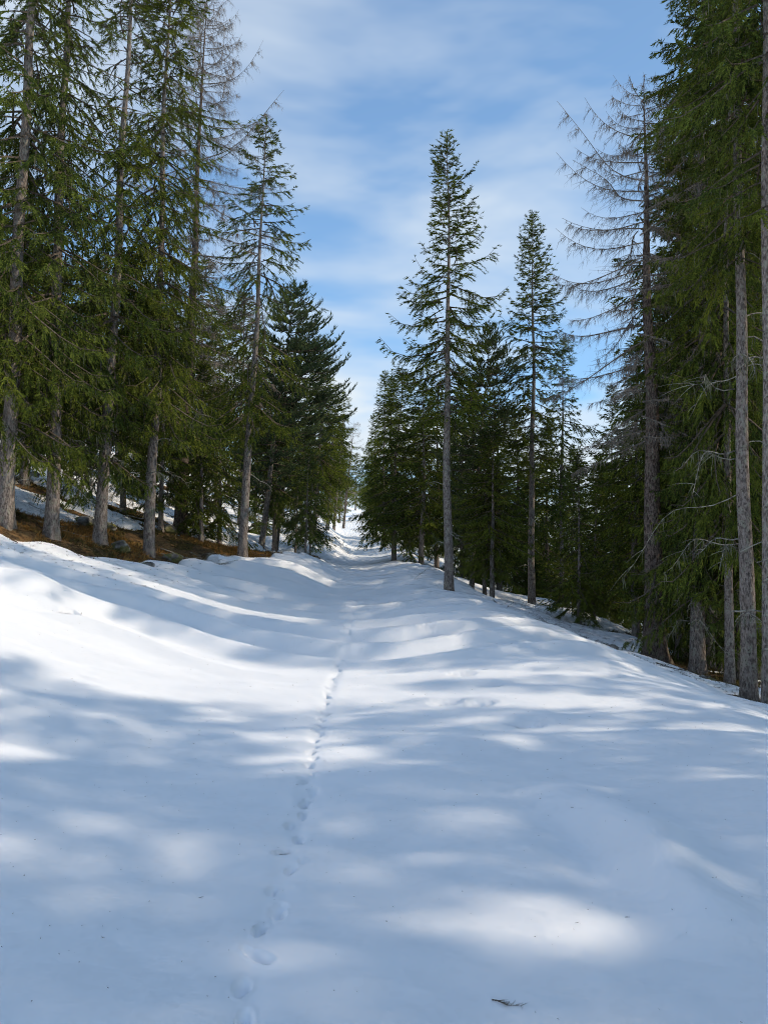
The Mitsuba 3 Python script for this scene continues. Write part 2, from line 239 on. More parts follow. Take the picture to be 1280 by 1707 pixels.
    dict(kind='D', x=8.73, y=18.6, h=10.76, dbh=0.26, hb=1.24, r=1.5, lean=0.0318, seed=85, name='spruce_tree', label='dark low-boughed spruce directly behind the scaly grey trunk near the right edge'),
    dict(kind='D', x=10.33, y=23.5, h=15.25, dbh=0.26, hb=1.44, r=1.8, lean=0.0322, seed=86, name='spruce_tree', label='dark low-boughed spruce between and behind the two black trunks on the right'),
    dict(kind='D', x=11.29, y=30, h=16.19, dbh=0.3, hb=2.02, r=1.9, lean=0.0232, seed=87, name='spruce_tree', label='dark spruce between the bare larch trunk and the huge lichen-hung spruce, further down', group='spruces deeper in the forest on the right'),
    dict(kind='D', x=12.07, y=27, h=21.64, dbh=0.3, hb=2.69, r=2.1, lean=0.0276, seed=88, name='spruce_tree', label='tall dark spruce behind the black trunks near the right edge', group='spruces deeper in the forest on the right'),
    dict(kind='D', x=10.32, y=21, h=18.83, dbh=0.3, hb=2.46, r=2.0, lean=0.0304, seed=89, name='spruce_tree', label='tall dark spruce rising just inside the right edge behind the scaly trunk', group='spruces deeper in the forest on the right'),
    dict(kind='D', x=11.46, y=38, h=12.6, dbh=0.3, hb=1.58, r=1.8, lean=0.0186, seed=90, name='spruce_tree', label='dark spruce behind the yellow-green small one at the right', group='spruces deeper in the forest on the right'),
    dict(kind='D', x=13.85, y=38, h=16.1, dbh=0.3, hb=2.58, r=1.9, lean=0.0225, seed=91, name='spruce_tree', label='dark spruce deeper in the forest, down the slope on the right', group='spruces deeper in the forest on the right'),
    dict(kind='D', x=15.1, y=36, h=20.86, dbh=0.3, hb=3.25, r=2.0, lean=0.0259, seed=92, name='spruce_tree', label='dark spruce deeper in the forest, down the slope on the right', group='spruces deeper in the forest on the right'),
    dict(kind='D', x=6.83, y=39, h=9.71, dbh=0.3, hb=0.2, r=1.9, lean=0.0107, seed=93, name='spruce_tree', label='dark spruce between the dense pine and the slender spire, set back', group='spruces deeper in the forest on the right'),
    dict(kind='D', x=9.31, y=43, h=10.47, dbh=0.3, hb=0.2, r=1.9, lean=0.0133, seed=94, name='spruce_tree', label='dark spruce just right of the slender spire, set back', group='spruces deeper in the forest on the right'),
    dict(kind='D', x=5.66, y=37, h=10.45, dbh=0.3, hb=0.2, r=1.8, lean=0.0094, seed=95, name='spruce_tree', label='dark spruce half hidden by the dense pine with green patches', group='spruces deeper in the forest on the right'),
    dict(kind='D', x=15.65, y=33, h=24.05, dbh=0.3, hb=3.71, r=2.1, lean=0.0293, seed=96, name='spruce_tree', label='dark spruce deeper in the forest, down the slope on the right', group='spruces deeper in the forest on the right'),
    dict(kind='D', x=3.94, y=38, h=11.21, dbh=0.3, hb=0.2, r=1.8, lean=0.0063, seed=97, name='spruce_tree', label='dark spruce behind the lone grey trunk on its right', group='spruces deeper in the forest on the right'),
    dict(kind='D', x=5.62, y=47, h=12.17, dbh=0.3, hb=0.2, r=1.9, lean=0.0073, seed=98, name='spruce_tree', label='dark spruce deeper in the forest, down the slope on the right', group='spruces deeper in the forest on the right'),
    dict(kind='D', x=11.52, y=46, h=10.28, dbh=0.3, hb=0.69, r=1.9, lean=0.0154, seed=99, name='spruce_tree', label='short dark spruce in the gap under the thin-crowned spruce', group='spruces deeper in the forest on the right'),
    dict(kind='D', x=9.94, y=52, h=10.49, dbh=0.3, hb=0.2, r=2, lean=0.0117, seed=100, name='spruce_tree', label='dark spruce deeper in the forest, down the slope on the right', group='spruces deeper in the forest on the right'),
    dict(kind='D', x=14.87, y=52, h=11.29, dbh=0.3, hb=1.3, r=1.9, lean=0.0176, seed=101, name='spruce_tree', label='dark spruce deeper in the forest, down the slope on the right', group='spruces deeper in the forest on the right'),
    dict(kind='D', x=16.0, y=48, h=16.07, dbh=0.3, hb=2.15, r=2.0, lean=0.0205, seed=102, name='spruce_tree', label='dark spruce deeper in the forest, down the slope on the right', group='spruces deeper in the forest on the right'),
    dict(kind='D', x=18.22, y=46, h=21.27, dbh=0.3, hb=3.38, r=2.1, lean=0.0244, seed=103, name='spruce_tree', label='dark spruce deeper in the forest, down the slope on the right', group='spruces deeper in the forest on the right'),
    dict(kind='D', x=19.26, y=42, h=24.27, dbh=0.3, hb=4.43, r=2.1, lean=0.0283, seed=104, name='spruce_tree', label='dark spruce deeper in the forest, down the slope on the right', group='spruces deeper in the forest on the right'),
    dict(kind='D', x=13.34, y=26, h=25.02, dbh=0.3, hb=3.38, r=2.1, lean=0.0317, seed=105, name='spruce_tree', label='dark spruce deeper in the forest, down the slope on the right', group='spruces deeper in the forest on the right'),
    dict(kind='D', x=12.14, y=22, h=21.53, dbh=0.3, hb=3.23, r=2.1, lean=0.0342, seed=106, name='spruce_tree', label='dark spruce deeper in the forest, down the slope on the right', group='spruces deeper in the forest on the right'),
    dict(kind='D', x=2.4, y=50, h=9.84, dbh=0.3, hb=0.2, r=1.9, lean=0.0029, seed=107, name='spruce_tree', label='dark spruce far back, left of the tall lone spruce', group='spruces deeper in the forest on the right'),
    dict(kind='D', x=1.73, y=62, h=10.66, dbh=0.3, hb=0.2, r=1.9, lean=0.0017, seed=108, name='spruce_tree', label='dark spruce deeper in the forest, down the slope on the right', group='spruces deeper in the forest on the right'),
    dict(kind='D', x=4.92, y=56, h=10.71, dbh=0.3, hb=0.2, r=1.9, lean=0.0054, seed=109, name='spruce_tree', label='dark spruce deeper in the forest, down the slope on the right', group='spruces deeper in the forest on the right'),
    dict(kind='D', x=18.75, y=36, h=28.61, dbh=0.3, hb=4.89, r=2.1, lean=0.0322, seed=110, name='spruce_tree', label='dark spruce deeper in the forest, down the slope on the right', group='spruces deeper in the forest on the right'),
    dict(kind='D', x=9.09, y=60, h=9.45, dbh=0.3, hb=0.2, r=2.0, lean=0.0093, seed=111, name='spruce_tree', label='dark spruce deeper in the forest, down the slope on the right', group='spruces deeper in the forest on the right'),
    dict(kind='D', x=13.51, y=64, h=11.03, dbh=0.3, hb=0.2, r=2, lean=0.0129, seed=112, name='spruce_tree', label='dark spruce deeper in the forest, down the slope on the right', group='spruces deeper in the forest on the right'),
    dict(kind='D', x=17.31, y=68, h=13.43, dbh=0.3, hb=0.36, r=2, lean=0.0156, seed=113, name='spruce_tree', label='dark spruce deeper in the forest, down the slope on the right', group='spruces deeper in the forest on the right'),
    dict(kind='D', x=18.23, y=62, h=14.22, dbh=0.3, hb=1.3, r=2, lean=0.0181, seed=114, name='spruce_tree', label='dark spruce deeper in the forest, down the slope on the right', group='spruces deeper in the forest on the right'),
    dict(kind='D', x=22.52, y=70, h=18.01, dbh=0.3, hb=2.28, r=2, lean=0.0198, seed=115, name='spruce_tree', label='dark spruce deeper in the forest, down the slope on the right', group='spruces deeper in the forest on the right'),
    dict(kind='D', x=20.7, y=58, h=19.86, dbh=0.3, hb=3.03, r=2, lean=0.022, seed=116, name='spruce_tree', label='dark spruce deeper in the forest, down the slope on the right', group='spruces deeper in the forest on the right'),
    dict(kind='D', x=24.38, y=56, h=26.7, dbh=0.3, hb=4.92, r=2, lean=0.0269, seed=117, name='spruce_tree', label='dark spruce deeper in the forest, down the slope on the right', group='spruces deeper in the forest on the right'),
    dict(kind='D', x=25.08, y=52, h=29.62, dbh=0.3, hb=5.49, r=2, lean=0.0298, seed=118, name='spruce_tree', label='dark spruce deeper in the forest, down the slope on the right', group='spruces deeper in the forest on the right'),
    dict(kind='D', x=24.34, y=46, h=29.1, dbh=0.3, hb=5.82, r=2, lean=0.0327, seed=119, name='spruce_tree', label='dark spruce deeper in the forest, down the slope on the right', group='spruces deeper in the forest on the right'),
    dict(kind='D', x=19.29, y=34, h=30.73, dbh=0.3, hb=5.4, r=2.1, lean=0.0352, seed=120, name='spruce_tree', label='dark spruce deeper in the forest, down the slope on the right', group='spruces deeper in the forest on the right'),
    dict(kind='D', x=13.2, y=72, h=10.32, dbh=0.3, hb=0.2, r=2, lean=0.0112, seed=121, name='spruce_tree', label='dark spruce deeper in the forest, down the slope on the right', group='spruces deeper in the forest on the right'),
    dict(kind='D', x=27.98, y=72, h=26.16, dbh=0.3, hb=4.09, r=2, lean=0.0239, seed=122, name='spruce_tree', label='dark spruce deeper in the forest, down the slope on the right', group='spruces deeper in the forest on the right'),
    dict(kind='D', x=33.22, y=70, h=31.71, dbh=0.3, hb=6.8, r=2, lean=0.0293, seed=123, name='spruce_tree', label='dark spruce deeper in the forest, down the slope on the right', group='spruces deeper in the forest on the right'),
    dict(kind='U', x=12.84, y=27.08285219778613, h=5.38, dbh=0.08, hb=0.9, r=1.0362723529896183, lean=0.0293, seed=124, name='young_spruce', label='low bushy spruce of the dark understorey below the track on the right', group='low spruces of the right-hand understorey'),
    dict(kind='U', x=10.18, y=26.634528881673834, h=2.66, dbh=0.08, hb=0.2, r=0.8882650696164407, lean=0.0236, seed=125, name='young_spruce', label='low bushy spruce of the dark understorey below the track on the right', group='low spruces of the right-hand understorey'),
    dict(kind='U', x=15.56, y=30.834534837327105, h=6.27, dbh=0.08, hb=1.49, r=1.2919152420269666, lean=0.0312, seed=126, name='young_spruce', label='low bushy spruce of the dark understorey below the track on the right', group='low spruces of the right-hand understorey'),
    dict(kind='U', x=11.55, y=29.36054024888048, h=4.01, dbh=0.08, hb=0.2, r=0.8518714374226006, lean=0.0243, seed=127, name='young_spruce', label='low bushy spruce of the dark understorey below the track on the right', group='low spruces of the right-hand understorey'),
    dict(kind='U', x=8.13, y=36.74231183228399, h=1.54, dbh=0.08, hb=0.2, r=1.2212346113881005, lean=0.0136, seed=128, name='young_spruce', label='low bushy spruce of the dark understorey below the track on the right', group='low spruces of the right-hand understorey'),
    dict(kind='U', x=16.16, y=34.28163100350555, h=6.48, dbh=0.08, hb=1.12, r=1.097661875262804, lean=0.0291, seed=129, name='young_spruce', label='low bushy spruce of the dark understorey below the track on the right', group='low spruces of the right-hand understorey'),
    dict(kind='U', x=15.74, y=41.910543967790645, h=5.85, dbh=0.08, hb=0.2, r=0.8709407554683766, lean=0.0231, seed=130, name='young_spruce', label='low bushy spruce of the dark understorey below the track on the right', group='low spruces of the right-hand understorey'),
    dict(kind='U', x=14.39, y=37.047789207011064, h=6.27, dbh=0.08, hb=0.2, r=1.1399479108240154, lean=0.0239, seed=131, name='young_spruce', label='low bushy spruce of the dark understorey below the track on the right', group='low spruces of the right-hand understorey'),
    dict(kind='U', x=7.53, y=31.77484288437112, h=2.41, dbh=0.08, hb=0.2, r=1.1141100720757426, lean=0.0146, seed=132, name='young_spruce', label='low bushy spruce of the dark understorey below the track on the right', group='low spruces of the right-hand understorey'),
    dict(kind='U', x=14.88, y=36.738499305204456, h=5.81, dbh=0.08, hb=0.22, r=1.1023504252184504, lean=0.025, seed=133, name='young_spruce', label='low bushy spruce of the dark understorey below the track on the right', group='low spruces of the right-hand understorey'),
    dict(kind='U', x=7.69, y=38.45977856927862, h=2.2, dbh=0.08, hb=0.2, r=0.8208275376742945, lean=0.0123, seed=134, name='young_spruce', label='low bushy spruce of the dark understorey below the track on the right', group='low spruces of the right-hand understorey'),
    dict(kind='U', x=13.5, y=27.33815428697755, h=6.44, dbh=0.08, hb=1.14, r=1.1962914406091882, lean=0.0305, seed=135, name='young_spruce', label='low bushy spruce of the dark understorey below the track on the right', group='low spruces of the right-hand understorey'),
    dict(kind='U', x=7.41, y=37.89325360680779, h=1.75, dbh=0.08, hb=0.2, r=1.109466375800697, lean=0.012, seed=136, name='young_spruce', label='low bushy spruce of the dark understorey below the track on the right', group='low spruces of the right-hand understorey'),
    dict(kind='U', x=4.55, y=39.071670718402494, h=2.54, dbh=0.08, hb=0.2, r=1.0277147089011698, lean=0.0071, seed=137, name='young_spruce', label='low bushy spruce of the dark understorey below the track on the right', group='low spruces of the right-hand understorey'),
    dict(kind='U', x=14.16, y=39.13402145216839, h=5.52, dbh=0.08, hb=0.2, r=1.232139597454988, lean=0.0223, seed=138, name='young_spruce', label='low bushy spruce of the dark understorey below the track on the right', group='low spruces of the right-hand understorey'),
    dict(kind='U', x=15.39, y=40.35891874802144, h=6.51, dbh=0.08, hb=0.2, r=1.05103087319161, lean=0.0235, seed=139, name='young_spruce', label='low bushy spruce of the dark understorey below the track on the right', group='low spruces of the right-hand understorey'),
    dict(kind='U', x=12.19, y=44.28329220305041, h=4.44, dbh=0.08, hb=0.2, r=0.95865036522726, lean=0.0169, seed=140, name='young_spruce', label='low bushy spruce of the dark understorey below the track on the right', group='low spruces of the right-hand understorey'),
    dict(kind='U', x=13.84, y=38.407615427179124, h=6.31, dbh=0.08, hb=0.2, r=0.9164361840706743, lean=0.0222, seed=141, name='young_spruce', label='low bushy spruce of the dark understorey below the track on the right', group='low spruces of the right-hand understorey'),
    dict(kind='U', x=13.05, y=47.16799966539118, h=4.13, dbh=0.08, hb=0.2, r=0.9308240598793424, lean=0.017, seed=142, name='young_spruce', label='low bushy spruce of the dark understorey below the track on the right', group='low spruces of the right-hand understorey'),
    dict(kind='U', x=8.83, y=44.788253489882564, h=2.98, dbh=0.08, hb=0.2, r=0.9588242460005206, lean=0.0121, seed=143, name='young_spruce', label='low bushy spruce of the dark understorey below the track on the right', group='low spruces of the right-hand understorey'),
    dict(kind='U', x=9.48, y=40.90146092977609, h=4.04, dbh=0.08, hb=0.2, r=1.12975857019948, lean=0.0142, seed=144, name='young_spruce', label='low bushy spruce of the dark understorey below the track on the right', group='low spruces of the right-hand understorey'),
    dict(kind='U', x=5.47, y=42.91297479863451, h=2.97, dbh=0.08, hb=0.2, r=1.0081848202056989, lean=0.0078, seed=145, name='young_spruce', label='low bushy spruce of the dark understorey below the track on the right', group='low spruces of the right-hand understorey'),
    dict(kind='U', x=18.62, y=40.40686658142032, h=6.3, dbh=0.08, hb=1.19, r=0.976719381720043, lean=0.0285, seed=146, name='young_spruce', label='low bushy spruce of the dark understorey below the track on the right', group='low spruces of the right-hand understorey'),
    dict(kind='U', x=7.88, y=40.34720963751235, h=2.9, dbh=0.08, hb=0.2, r=1.1855210702760337, lean=0.012, seed=147, name='young_spruce', label='low bushy spruce of the dark understorey below the track on the right', group='low spruces of the right-hand understorey'),
    dict(kind='U', x=6.34, y=48.64080600452834, h=1.4, dbh=0.08, hb=0.2, r=1.260081124355302, lean=0.008, seed=148, name='young_spruce', label='low bushy spruce of the dark understorey below the track on the right', group='low spruces of the right-hand understorey'),
    dict(kind='U', x=9.68, y=32.30110037948386, h=2.1, dbh=0.08, hb=0.2, r=0.8665722367216494, lean=0.0184, seed=149, name='young_spruce', label='low bushy spruce of the dark understorey below the track on the right', group='low spruces of the right-hand understorey'),
    dict(kind='U', x=-21.33, y=43.068948444492776, h=1.4, dbh=0.08, hb=0.2, r=0.9198650869736412, lean=-0.03, seed=150, name='young_spruce', label='low bushy spruce between the trunks on the left slope', group='low spruces on the left slope'),
    dict(kind='U', x=-17.07, y=36.445305980833886, h=1.4, dbh=0.08, hb=0.2, r=0.8823740591756617, lean=-0.0284, seed=151, name='young_spruce', label='low bushy spruce between the trunks on the left slope', group='low spruces on the left slope'),
    dict(kind='U', x=-15.69, y=39.85943708159964, h=1.4, dbh=0.08, hb=0.2, r=1.2044309121936891, lean=-0.0239, seed=152, name='young_spruce', label='low bushy spruce between the trunks on the left slope', group='low spruces on the left slope'),
    dict(kind='U', x=-6.98, y=41.85141251631745, h=2.12, dbh=0.08, hb=0.2, r=1.200377756615914, lean=-0.0102, seed=153, name='young_spruce', label='low bushy spruce between the trunks on the left slope', group='low spruces on the left slope'),
    dict(kind='U', x=-6.86, y=27.988395824842048, h=2.54, dbh=0.08, hb=0.2, r=0.9939321121817926, lean=-0.015, seed=154, name='young_spruce', label='low bushy spruce between the trunks on the left slope', group='low spruces on the left slope'),
    dict(kind='U', x=-13.06, y=38.34675797138068, h=1.4, dbh=0.08, hb=0.2, r=1.1014574650896405, lean=-0.0207, seed=155, name='young_spruce', label='low bushy spruce between the trunks on the left slope', group='low spruces on the left slope'),
    dict(kind='U', x=-18.02, y=43.64659539307996, h=1.4, dbh=0.08, hb=0.2, r=0.9330303929940003, lean=-0.025, seed=156, name='young_spruce', label='low bushy spruce between the trunks on the left slope', group='low spruces on the left slope'),
    dict(kind='U', x=-6.95, y=40.610625440430645, h=2.67, dbh=0.08, hb=0.2, r=1.2201972010357587, lean=-0.0104, seed=157, name='young_spruce', label='low bushy spruce between the trunks on the left slope', group='low spruces on the left slope'),
    dict(kind='U', x=-9.71, y=37.07066781858828, h=1.82, dbh=0.08, hb=0.2, r=0.8123848228760492, lean=-0.016, seed=158, name='young_spruce', label='low bushy spruce between the trunks on the left slope', group='low spruces on the left slope'),
    dict(kind='P', x=9.5, y=-1.4, h=19, dbh=0.32, hb=3.5, r=2.0, lean=0, seed=159, name='spruce_tree', label='tall spruce beside the track out of view on the right', group='spruces outside the view'),
    dict(kind='P', x=12.5, y=1.6, h=22, dbh=0.32, hb=3.5, r=2.0, lean=0, seed=160, name='spruce_tree', label='tall spruce beside the track out of view on the right', group='spruces outside the view'),
    dict(kind='P', x=9.8, y=4.2, h=19, dbh=0.32, hb=3.5, r=2.0, lean=0, seed=161, name='spruce_tree', label='tall spruce beside the track out of view on the right', group='spruces outside the view'),
    dict(kind='P', x=8.6, y=1.0, h=17, dbh=0.32, hb=3.5, r=2.0, lean=0, seed=162, name='spruce_tree', label='tall spruce beside the track out of view on the right', group='spruces outside the view'),
    dict(kind='P', x=12.2, y=13.0, h=20, dbh=0.32, hb=3.5, r=2.0, lean=0, seed=163, name='spruce_tree', label='tall spruce beside the track out of view on the right', group='spruces outside the view'),
    dict(kind='P', x=17.5, y=3.6, h=22, dbh=0.32, hb=3.5, r=2.0, lean=0, seed=164, name='spruce_tree', label='tall spruce beside the track out of view on the right', group='spruces outside the view'),
    dict(kind='P', x=17, y=15.4, h=20, dbh=0.32, hb=3.5, r=2.0, lean=0, seed=165, name='spruce_tree', label='tall spruce beside the track out of view on the right', group='spruces outside the view'),
    dict(kind='P', x=22, y=15.4, h=21, dbh=0.32, hb=3.5, r=2.0, lean=0, seed=166, name='spruce_tree', label='tall spruce beside the track out of view on the right', group='spruces outside the view'),
    dict(kind='P', x=12, y=-5.1, h=21, dbh=0.32, hb=3.5, r=2.0, lean=0, seed=167, name='spruce_tree', label='tall spruce beside the track out of view on the right', group='spruces outside the view'),
    dict(kind='P', x=10.8, y=6.4, h=18, dbh=0.32, hb=3.5, r=2.0, lean=0, seed=168, name='spruce_tree', label='tall spruce beside the track out of view on the right', group='spruces outside the view'),
    dict(kind='P', x=14.5, y=8.6, h=15, dbh=0.32, hb=3.5, r=2.0, lean=0, seed=169, name='spruce_tree', label='tall spruce beside the track out of view on the right', group='spruces outside the view'),
    dict(kind='P', x=12.6, y=10.8, h=15, dbh=0.32, hb=3.5, r=2.0, lean=0, seed=170, name='spruce_tree', label='tall spruce beside the track out of view on the right', group='spruces outside the view'),
    dict(kind='P', x=-13.2, y=14, h=20, dbh=0.32, hb=3.5, r=2.0, lean=0, seed=171, name='spruce_tree', label='tall spruce on the slope out of view on the left', group='spruces outside the view, uphill'),
    dict(kind='P', x=-15.5, y=20.5, h=22, dbh=0.32, hb=3.5, r=2.0, lean=0, seed=172, name='spruce_tree', label='tall spruce on the slope out of view on the left', group='spruces outside the view, uphill'),
    dict(kind='P', x=-12.8, y=8.5, h=19, dbh=0.32, hb=3.5, r=2.0, lean=0, seed=173, name='spruce_tree', label='tall spruce on the slope out of view on the left', group='spruces outside the view, uphill'),
    dict(kind='P', x=-18.5, y=25, h=21, dbh=0.32, hb=3.5, r=2.0, lean=0, seed=174, name='spruce_tree', label='tall spruce on the slope out of view on the left', group='spruces outside the view, uphill'),
    dict(kind='P', x=-16, y=12, h=20, dbh=0.32, hb=3.5, r=2.0, lean=0, seed=175, name='spruce_tree', label='tall spruce on the slope out of view on the left', group='spruces outside the view, uphill'),
]

# ---------------------------------------------------------------- materials


def lin(*c):
    return mi.Color3f(*c)


def snow_colour(p, n, uv):
    """Old snow: clean on the track, strewn with fine bark and needle dirt under the trees (grains with outlines of their own)."""
    wide = smoothstep(0.42, 0.62, fbm(p.x * 0.55, p.y * 0.55, 3.0, 3))
    grain = smoothstep(0.60, 0.72, noise(p.x * 31, p.y * 31, 1.0)) * smoothstep(0.45, 0.6, noise(p.x * 7, p.y * 7, 5.0))
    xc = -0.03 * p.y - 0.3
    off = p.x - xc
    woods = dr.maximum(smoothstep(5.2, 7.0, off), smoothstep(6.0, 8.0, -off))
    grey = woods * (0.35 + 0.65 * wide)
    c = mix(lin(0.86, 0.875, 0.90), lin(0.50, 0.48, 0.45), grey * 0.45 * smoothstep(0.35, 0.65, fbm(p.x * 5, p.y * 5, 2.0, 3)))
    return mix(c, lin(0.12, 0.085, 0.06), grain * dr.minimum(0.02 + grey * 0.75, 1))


scene['snow_bsdf'] = {'type': 'bumpmap', 'scale': 1.0,
                      'tex': proc(lambda p, n, uv: 0.0036 * fbm(p.x * 70, p.y * 70, p.z * 70, 3) + 0.006 * fbm(p.x * 9, p.y * 11, p.z * 10, 3), eps=0.004),
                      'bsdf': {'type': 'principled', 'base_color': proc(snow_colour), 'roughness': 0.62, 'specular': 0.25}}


def floor_colour(p, n, uv):
    a = fbm(p.x * 2.2, p.y * 2.2, 0.5, 4)
    b = fbm(p.x * 23, p.y * 23, p.z * 23, 3)
    c = mix(lin(0.065, 0.045, 0.028), lin(0.22, 0.125, 0.055), smoothstep(0.35, 0.65, a))
    c = mix(c, lin(0.27, 0.20, 0.11), smoothstep(0.55, 0.72, b) * 0.7)
    return mix(c, lin(0.03, 0.024, 0.018), smoothstep(0.5, 0.35, b) * 0.8)


scene['floor_bsdf'] = {'type': 'bumpmap', 'scale': 1.0, 'tex': proc(lambda p, n, uv: 0.05 * fbm(p.x * 14, p.y * 14, p.z * 14, 3), eps=0.006),
                       'bsdf': {'type': 'diffuse', 'reflectance': proc(floor_colour)}}


def bark(dark, pale, lichen, reach):
    """Bark in scales drawn out upward, with crusts of pale lichen."""
    def colour(p, n, uv):
        s = fbm(p.x * 48, p.y * 48, p.z * 11, 3)
        f = noise(p.x * 60, p.y * 60, p.z * 28)
        c = mix(lin(*dark), lin(*pale), smoothstep(0.28, 0.68, s))
        c = c * (0.72 + 0.5 * f)
        c = c * (1 - 0.5 * smoothstep(0.60, 0.72, noise(p.x * 52 + 5, p.y * 52, p.z * 17)) * smoothstep(0.3, 0.7, noise(p.x * 9, p.y * 9, p.z * 3)))
        l = smoothstep(0.56 - reach, 0.66 - reach, fbm(p.x * 13, p.y * 13, p.z * 8 + 9, 3)) * smoothstep(0.35, 0.6, noise(p.x * 38, p.y * 38, p.z * 30 + 4))
        return mix(c, lin(*lichen), l * 0.6)
    return {'type': 'bumpmap', 'scale': 1.0, 'tex': proc(lambda p, n, uv: 0.016 * fbm(p.x * 40, p.y * 40, p.z * 11, 3), eps=0.005),
            'bsdf': {'type': 'diffuse', 'reflectance': proc(colour)}}


scene['spruce_bark'] = bark((0.14, 0.115, 0.10), (0.34, 0.29, 0.26), (0.33, 0.34, 0.27), 0.02)
scene['pine_bark'] = bark((0.08, 0.07, 0.06), (0.27, 0.24, 0.22), (0.25, 0.27, 0.21), 0.03)
scene['larch_bark'] = bark((0.06, 0.045, 0.038), (0.22, 0.17, 0.145), (0.22, 0.23, 0.16), 0.0)
scene['branch_bark'] = {'type': 'diffuse', 'reflectance': proc(lambda p, n, uv: mix(lin(0.075, 0.055, 0.043), lin(0.20, 0.17, 0.14), noise(p.x * 19, p.y * 19, p.z * 19)))}
scene['dead_wood'] = {'type': 'diffuse', 'reflectance': proc(lambda p, n, uv: mix(lin(0.16, 0.14, 0.12), lin(0.42, 0.40, 0.34), smoothstep(0.3, 0.65, fbm(p.x * 16, p.y * 16, p.z * 16, 2))))}
scene['larch_twigs'] = {'type': 'twosided', 'bsdf': {'type': 'diffuse', 'reflectance': proc(lambda p, n, uv: mix(lin(0.17, 0.145, 0.125), lin(0.36, 0.31, 0.26), noise(p.x * 5, p.y * 5, p.z * 5)))}}
scene['lichen_bsdf'] = {'type': 'twosided', 'bsdf': {'type': 'diffuse', 'reflectance': proc(lambda p, n, uv: mix(lin(0.12, 0.12, 0.08), lin(0.27, 0.27, 0.18), noise(p.x * 6, p.y * 6, p.z * 6)))}}


def needles(key, deep, fresh, bluish, brown, odd):
    """Sprays of needles: every spray its own tone between old and fresh growth, whole crowns leaning to green or bluish, some sprays gone brown."""
    def colour(p, n, uv):
        a = noise(p.x * 1.3, p.y * 1.3, p.z * 1.6)
        b = noise(p.x * 13, p.y * 13, p.z * 13)
        c = mix(lin(*deep), lin(*fresh), smoothstep(0.15, 0.85, 0.55 * a + 0.45 * b))
        c = c * mix(lin(1, 1, 1), lin(*bluish), smoothstep(0.45, 0.7, noise(p.x * 0.23 + 2.0, p.y * 0.23, p.z * 0.08)))
        return mix(c, lin(*brown), smoothstep(1 - odd, 1.0, noise(p.x * 4.1 + 7, p.y * 4.1, p.z * 4.1)) * 0.8)
    scene[key] = {'type': 'principledthin', 'base_color': proc(colour), 'roughness': 0.6, 'diff_trans': 0.42}


needles('needles_spruce', (0.052, 0.076, 0.018), (0.190, 0.220, 0.034), (0.90, 0.97, 1.22), (0.14, 0.12, 0.06), 0.28)
needles('needles_pine', (0.052, 0.076, 0.034), (0.145, 0.172, 0.064), (0.9, 1.0, 1.2), (0.14, 0.12, 0.07), 0.3)

# ---------------------------------------------------------------- building trees
UP = np.array([0, 0, 1.0])
COUNT = {}


def numbered(name):
    COUNT[name] = COUNT.get(name, -1) + 1
    return name if COUNT[name] == 0 else f'{name}_{COUNT[name]:03d}'


def part(parent, name, mesh, bsdf, smooth=False, **lab):
    key = numbered(f'{parent}__{name}')
    scene[key] = mikit.ply(mesh, bsdf, smooth=smooth)
    if lab:
        labels[key] = lab
    return key


def unit(v):
    return v / np.maximum(np.linalg.norm(v, axis=-1, keepdims=True), 1e-9)


def join(meshes):
    vs, fs, n = [], [], 0
    for v, f in meshes:
        if len(v):
            vs.append(v)
            fs.append(f + n)
            n += len(v)
    return (np.concatenate(vs), np.concatenate(fs)) if vs else (np.zeros((0, 3)), np.zeros((0, 3), int))


def kites(p, d, l, w, rng, cross=True, fat=0.42):
    """Slim leaf shapes from the points p along d: two crossed kites each (or one)."""
    n = len(p)
    a = unit(np.cross(d, rng.normal(size=(n, 3))))
    b = np.cross(d, a)
    l, w = np.broadcast_to(l, n)[:, None], np.broadcast_to(w, n)[:, None]
    m = p + d * l * fat
    rows = [p, m + a * w, p + d * l, m - a * w] + ([m + b * w, m - b * w] if cross else [])
    v = np.stack(rows, 1).reshape(-1, 3)
    f = np.array([[0, 1, 2], [0, 2, 3]] + ([[0, 4, 2], [0, 2, 5]] if cross else []))
    return v, (f[None] + (np.arange(n) * len(rows))[:, None, None]).reshape(-1, 3)


def spikes(p, d, l, w, rng):
    """One narrow pointed leaf shape from each point p along d: a brush of needles on a shoot."""
    n = len(p)
    a = unit(np.cross(d, rng.normal(size=(n, 3))))
    l, w = np.broadcast_to(l, n)[:, None], np.broadcast_to(w, n)[:, None]
    v = np.stack([p + a * w, p - a * w + d * l * 0.12, p + d * l], 1).reshape(-1, 3)
    return v, np.arange(3 * n).reshape(n, 3)


def tubes(paths, radii, sides=3):
    """Many tubes at once: paths (n, k, 3), radii (n, k)."""
    n, k, _ = paths.shape
    t = unit(np.gradient(paths, axis=1))
    ref = np.where(np.abs(t[..., 2:]) < 0.9, UP, np.array([1.0, 0, 0]))
    a = unit(np.cross(t, ref))
    b = np.cross(t, a)
    ang = np.arange(sides) * 2 * np.pi / sides
    v = paths[:, :, None] + radii[:, :, None, None] * (np.cos(ang)[None, None, :, None] * a[:, :, None] + np.sin(ang)[None, None, :, None] * b[:, :, None])
    i, j = np.meshgrid(np.arange(k - 1), np.arange(sides), indexing='ij')
    q = np.stack([i * sides + j, i * sides + (j + 1) % sides, (i + 1) * sides + (j + 1) % sides, (i + 1) * sides + j], -1).reshape(-1, 4)
    f = np.vstack([q[:, [0, 1, 2]], q[:, [0, 2, 3]]])
    return v.reshape(-1, 3), (f[None] + (np.arange(n) * k * sides)[:, None, None]).reshape(-1, 3)


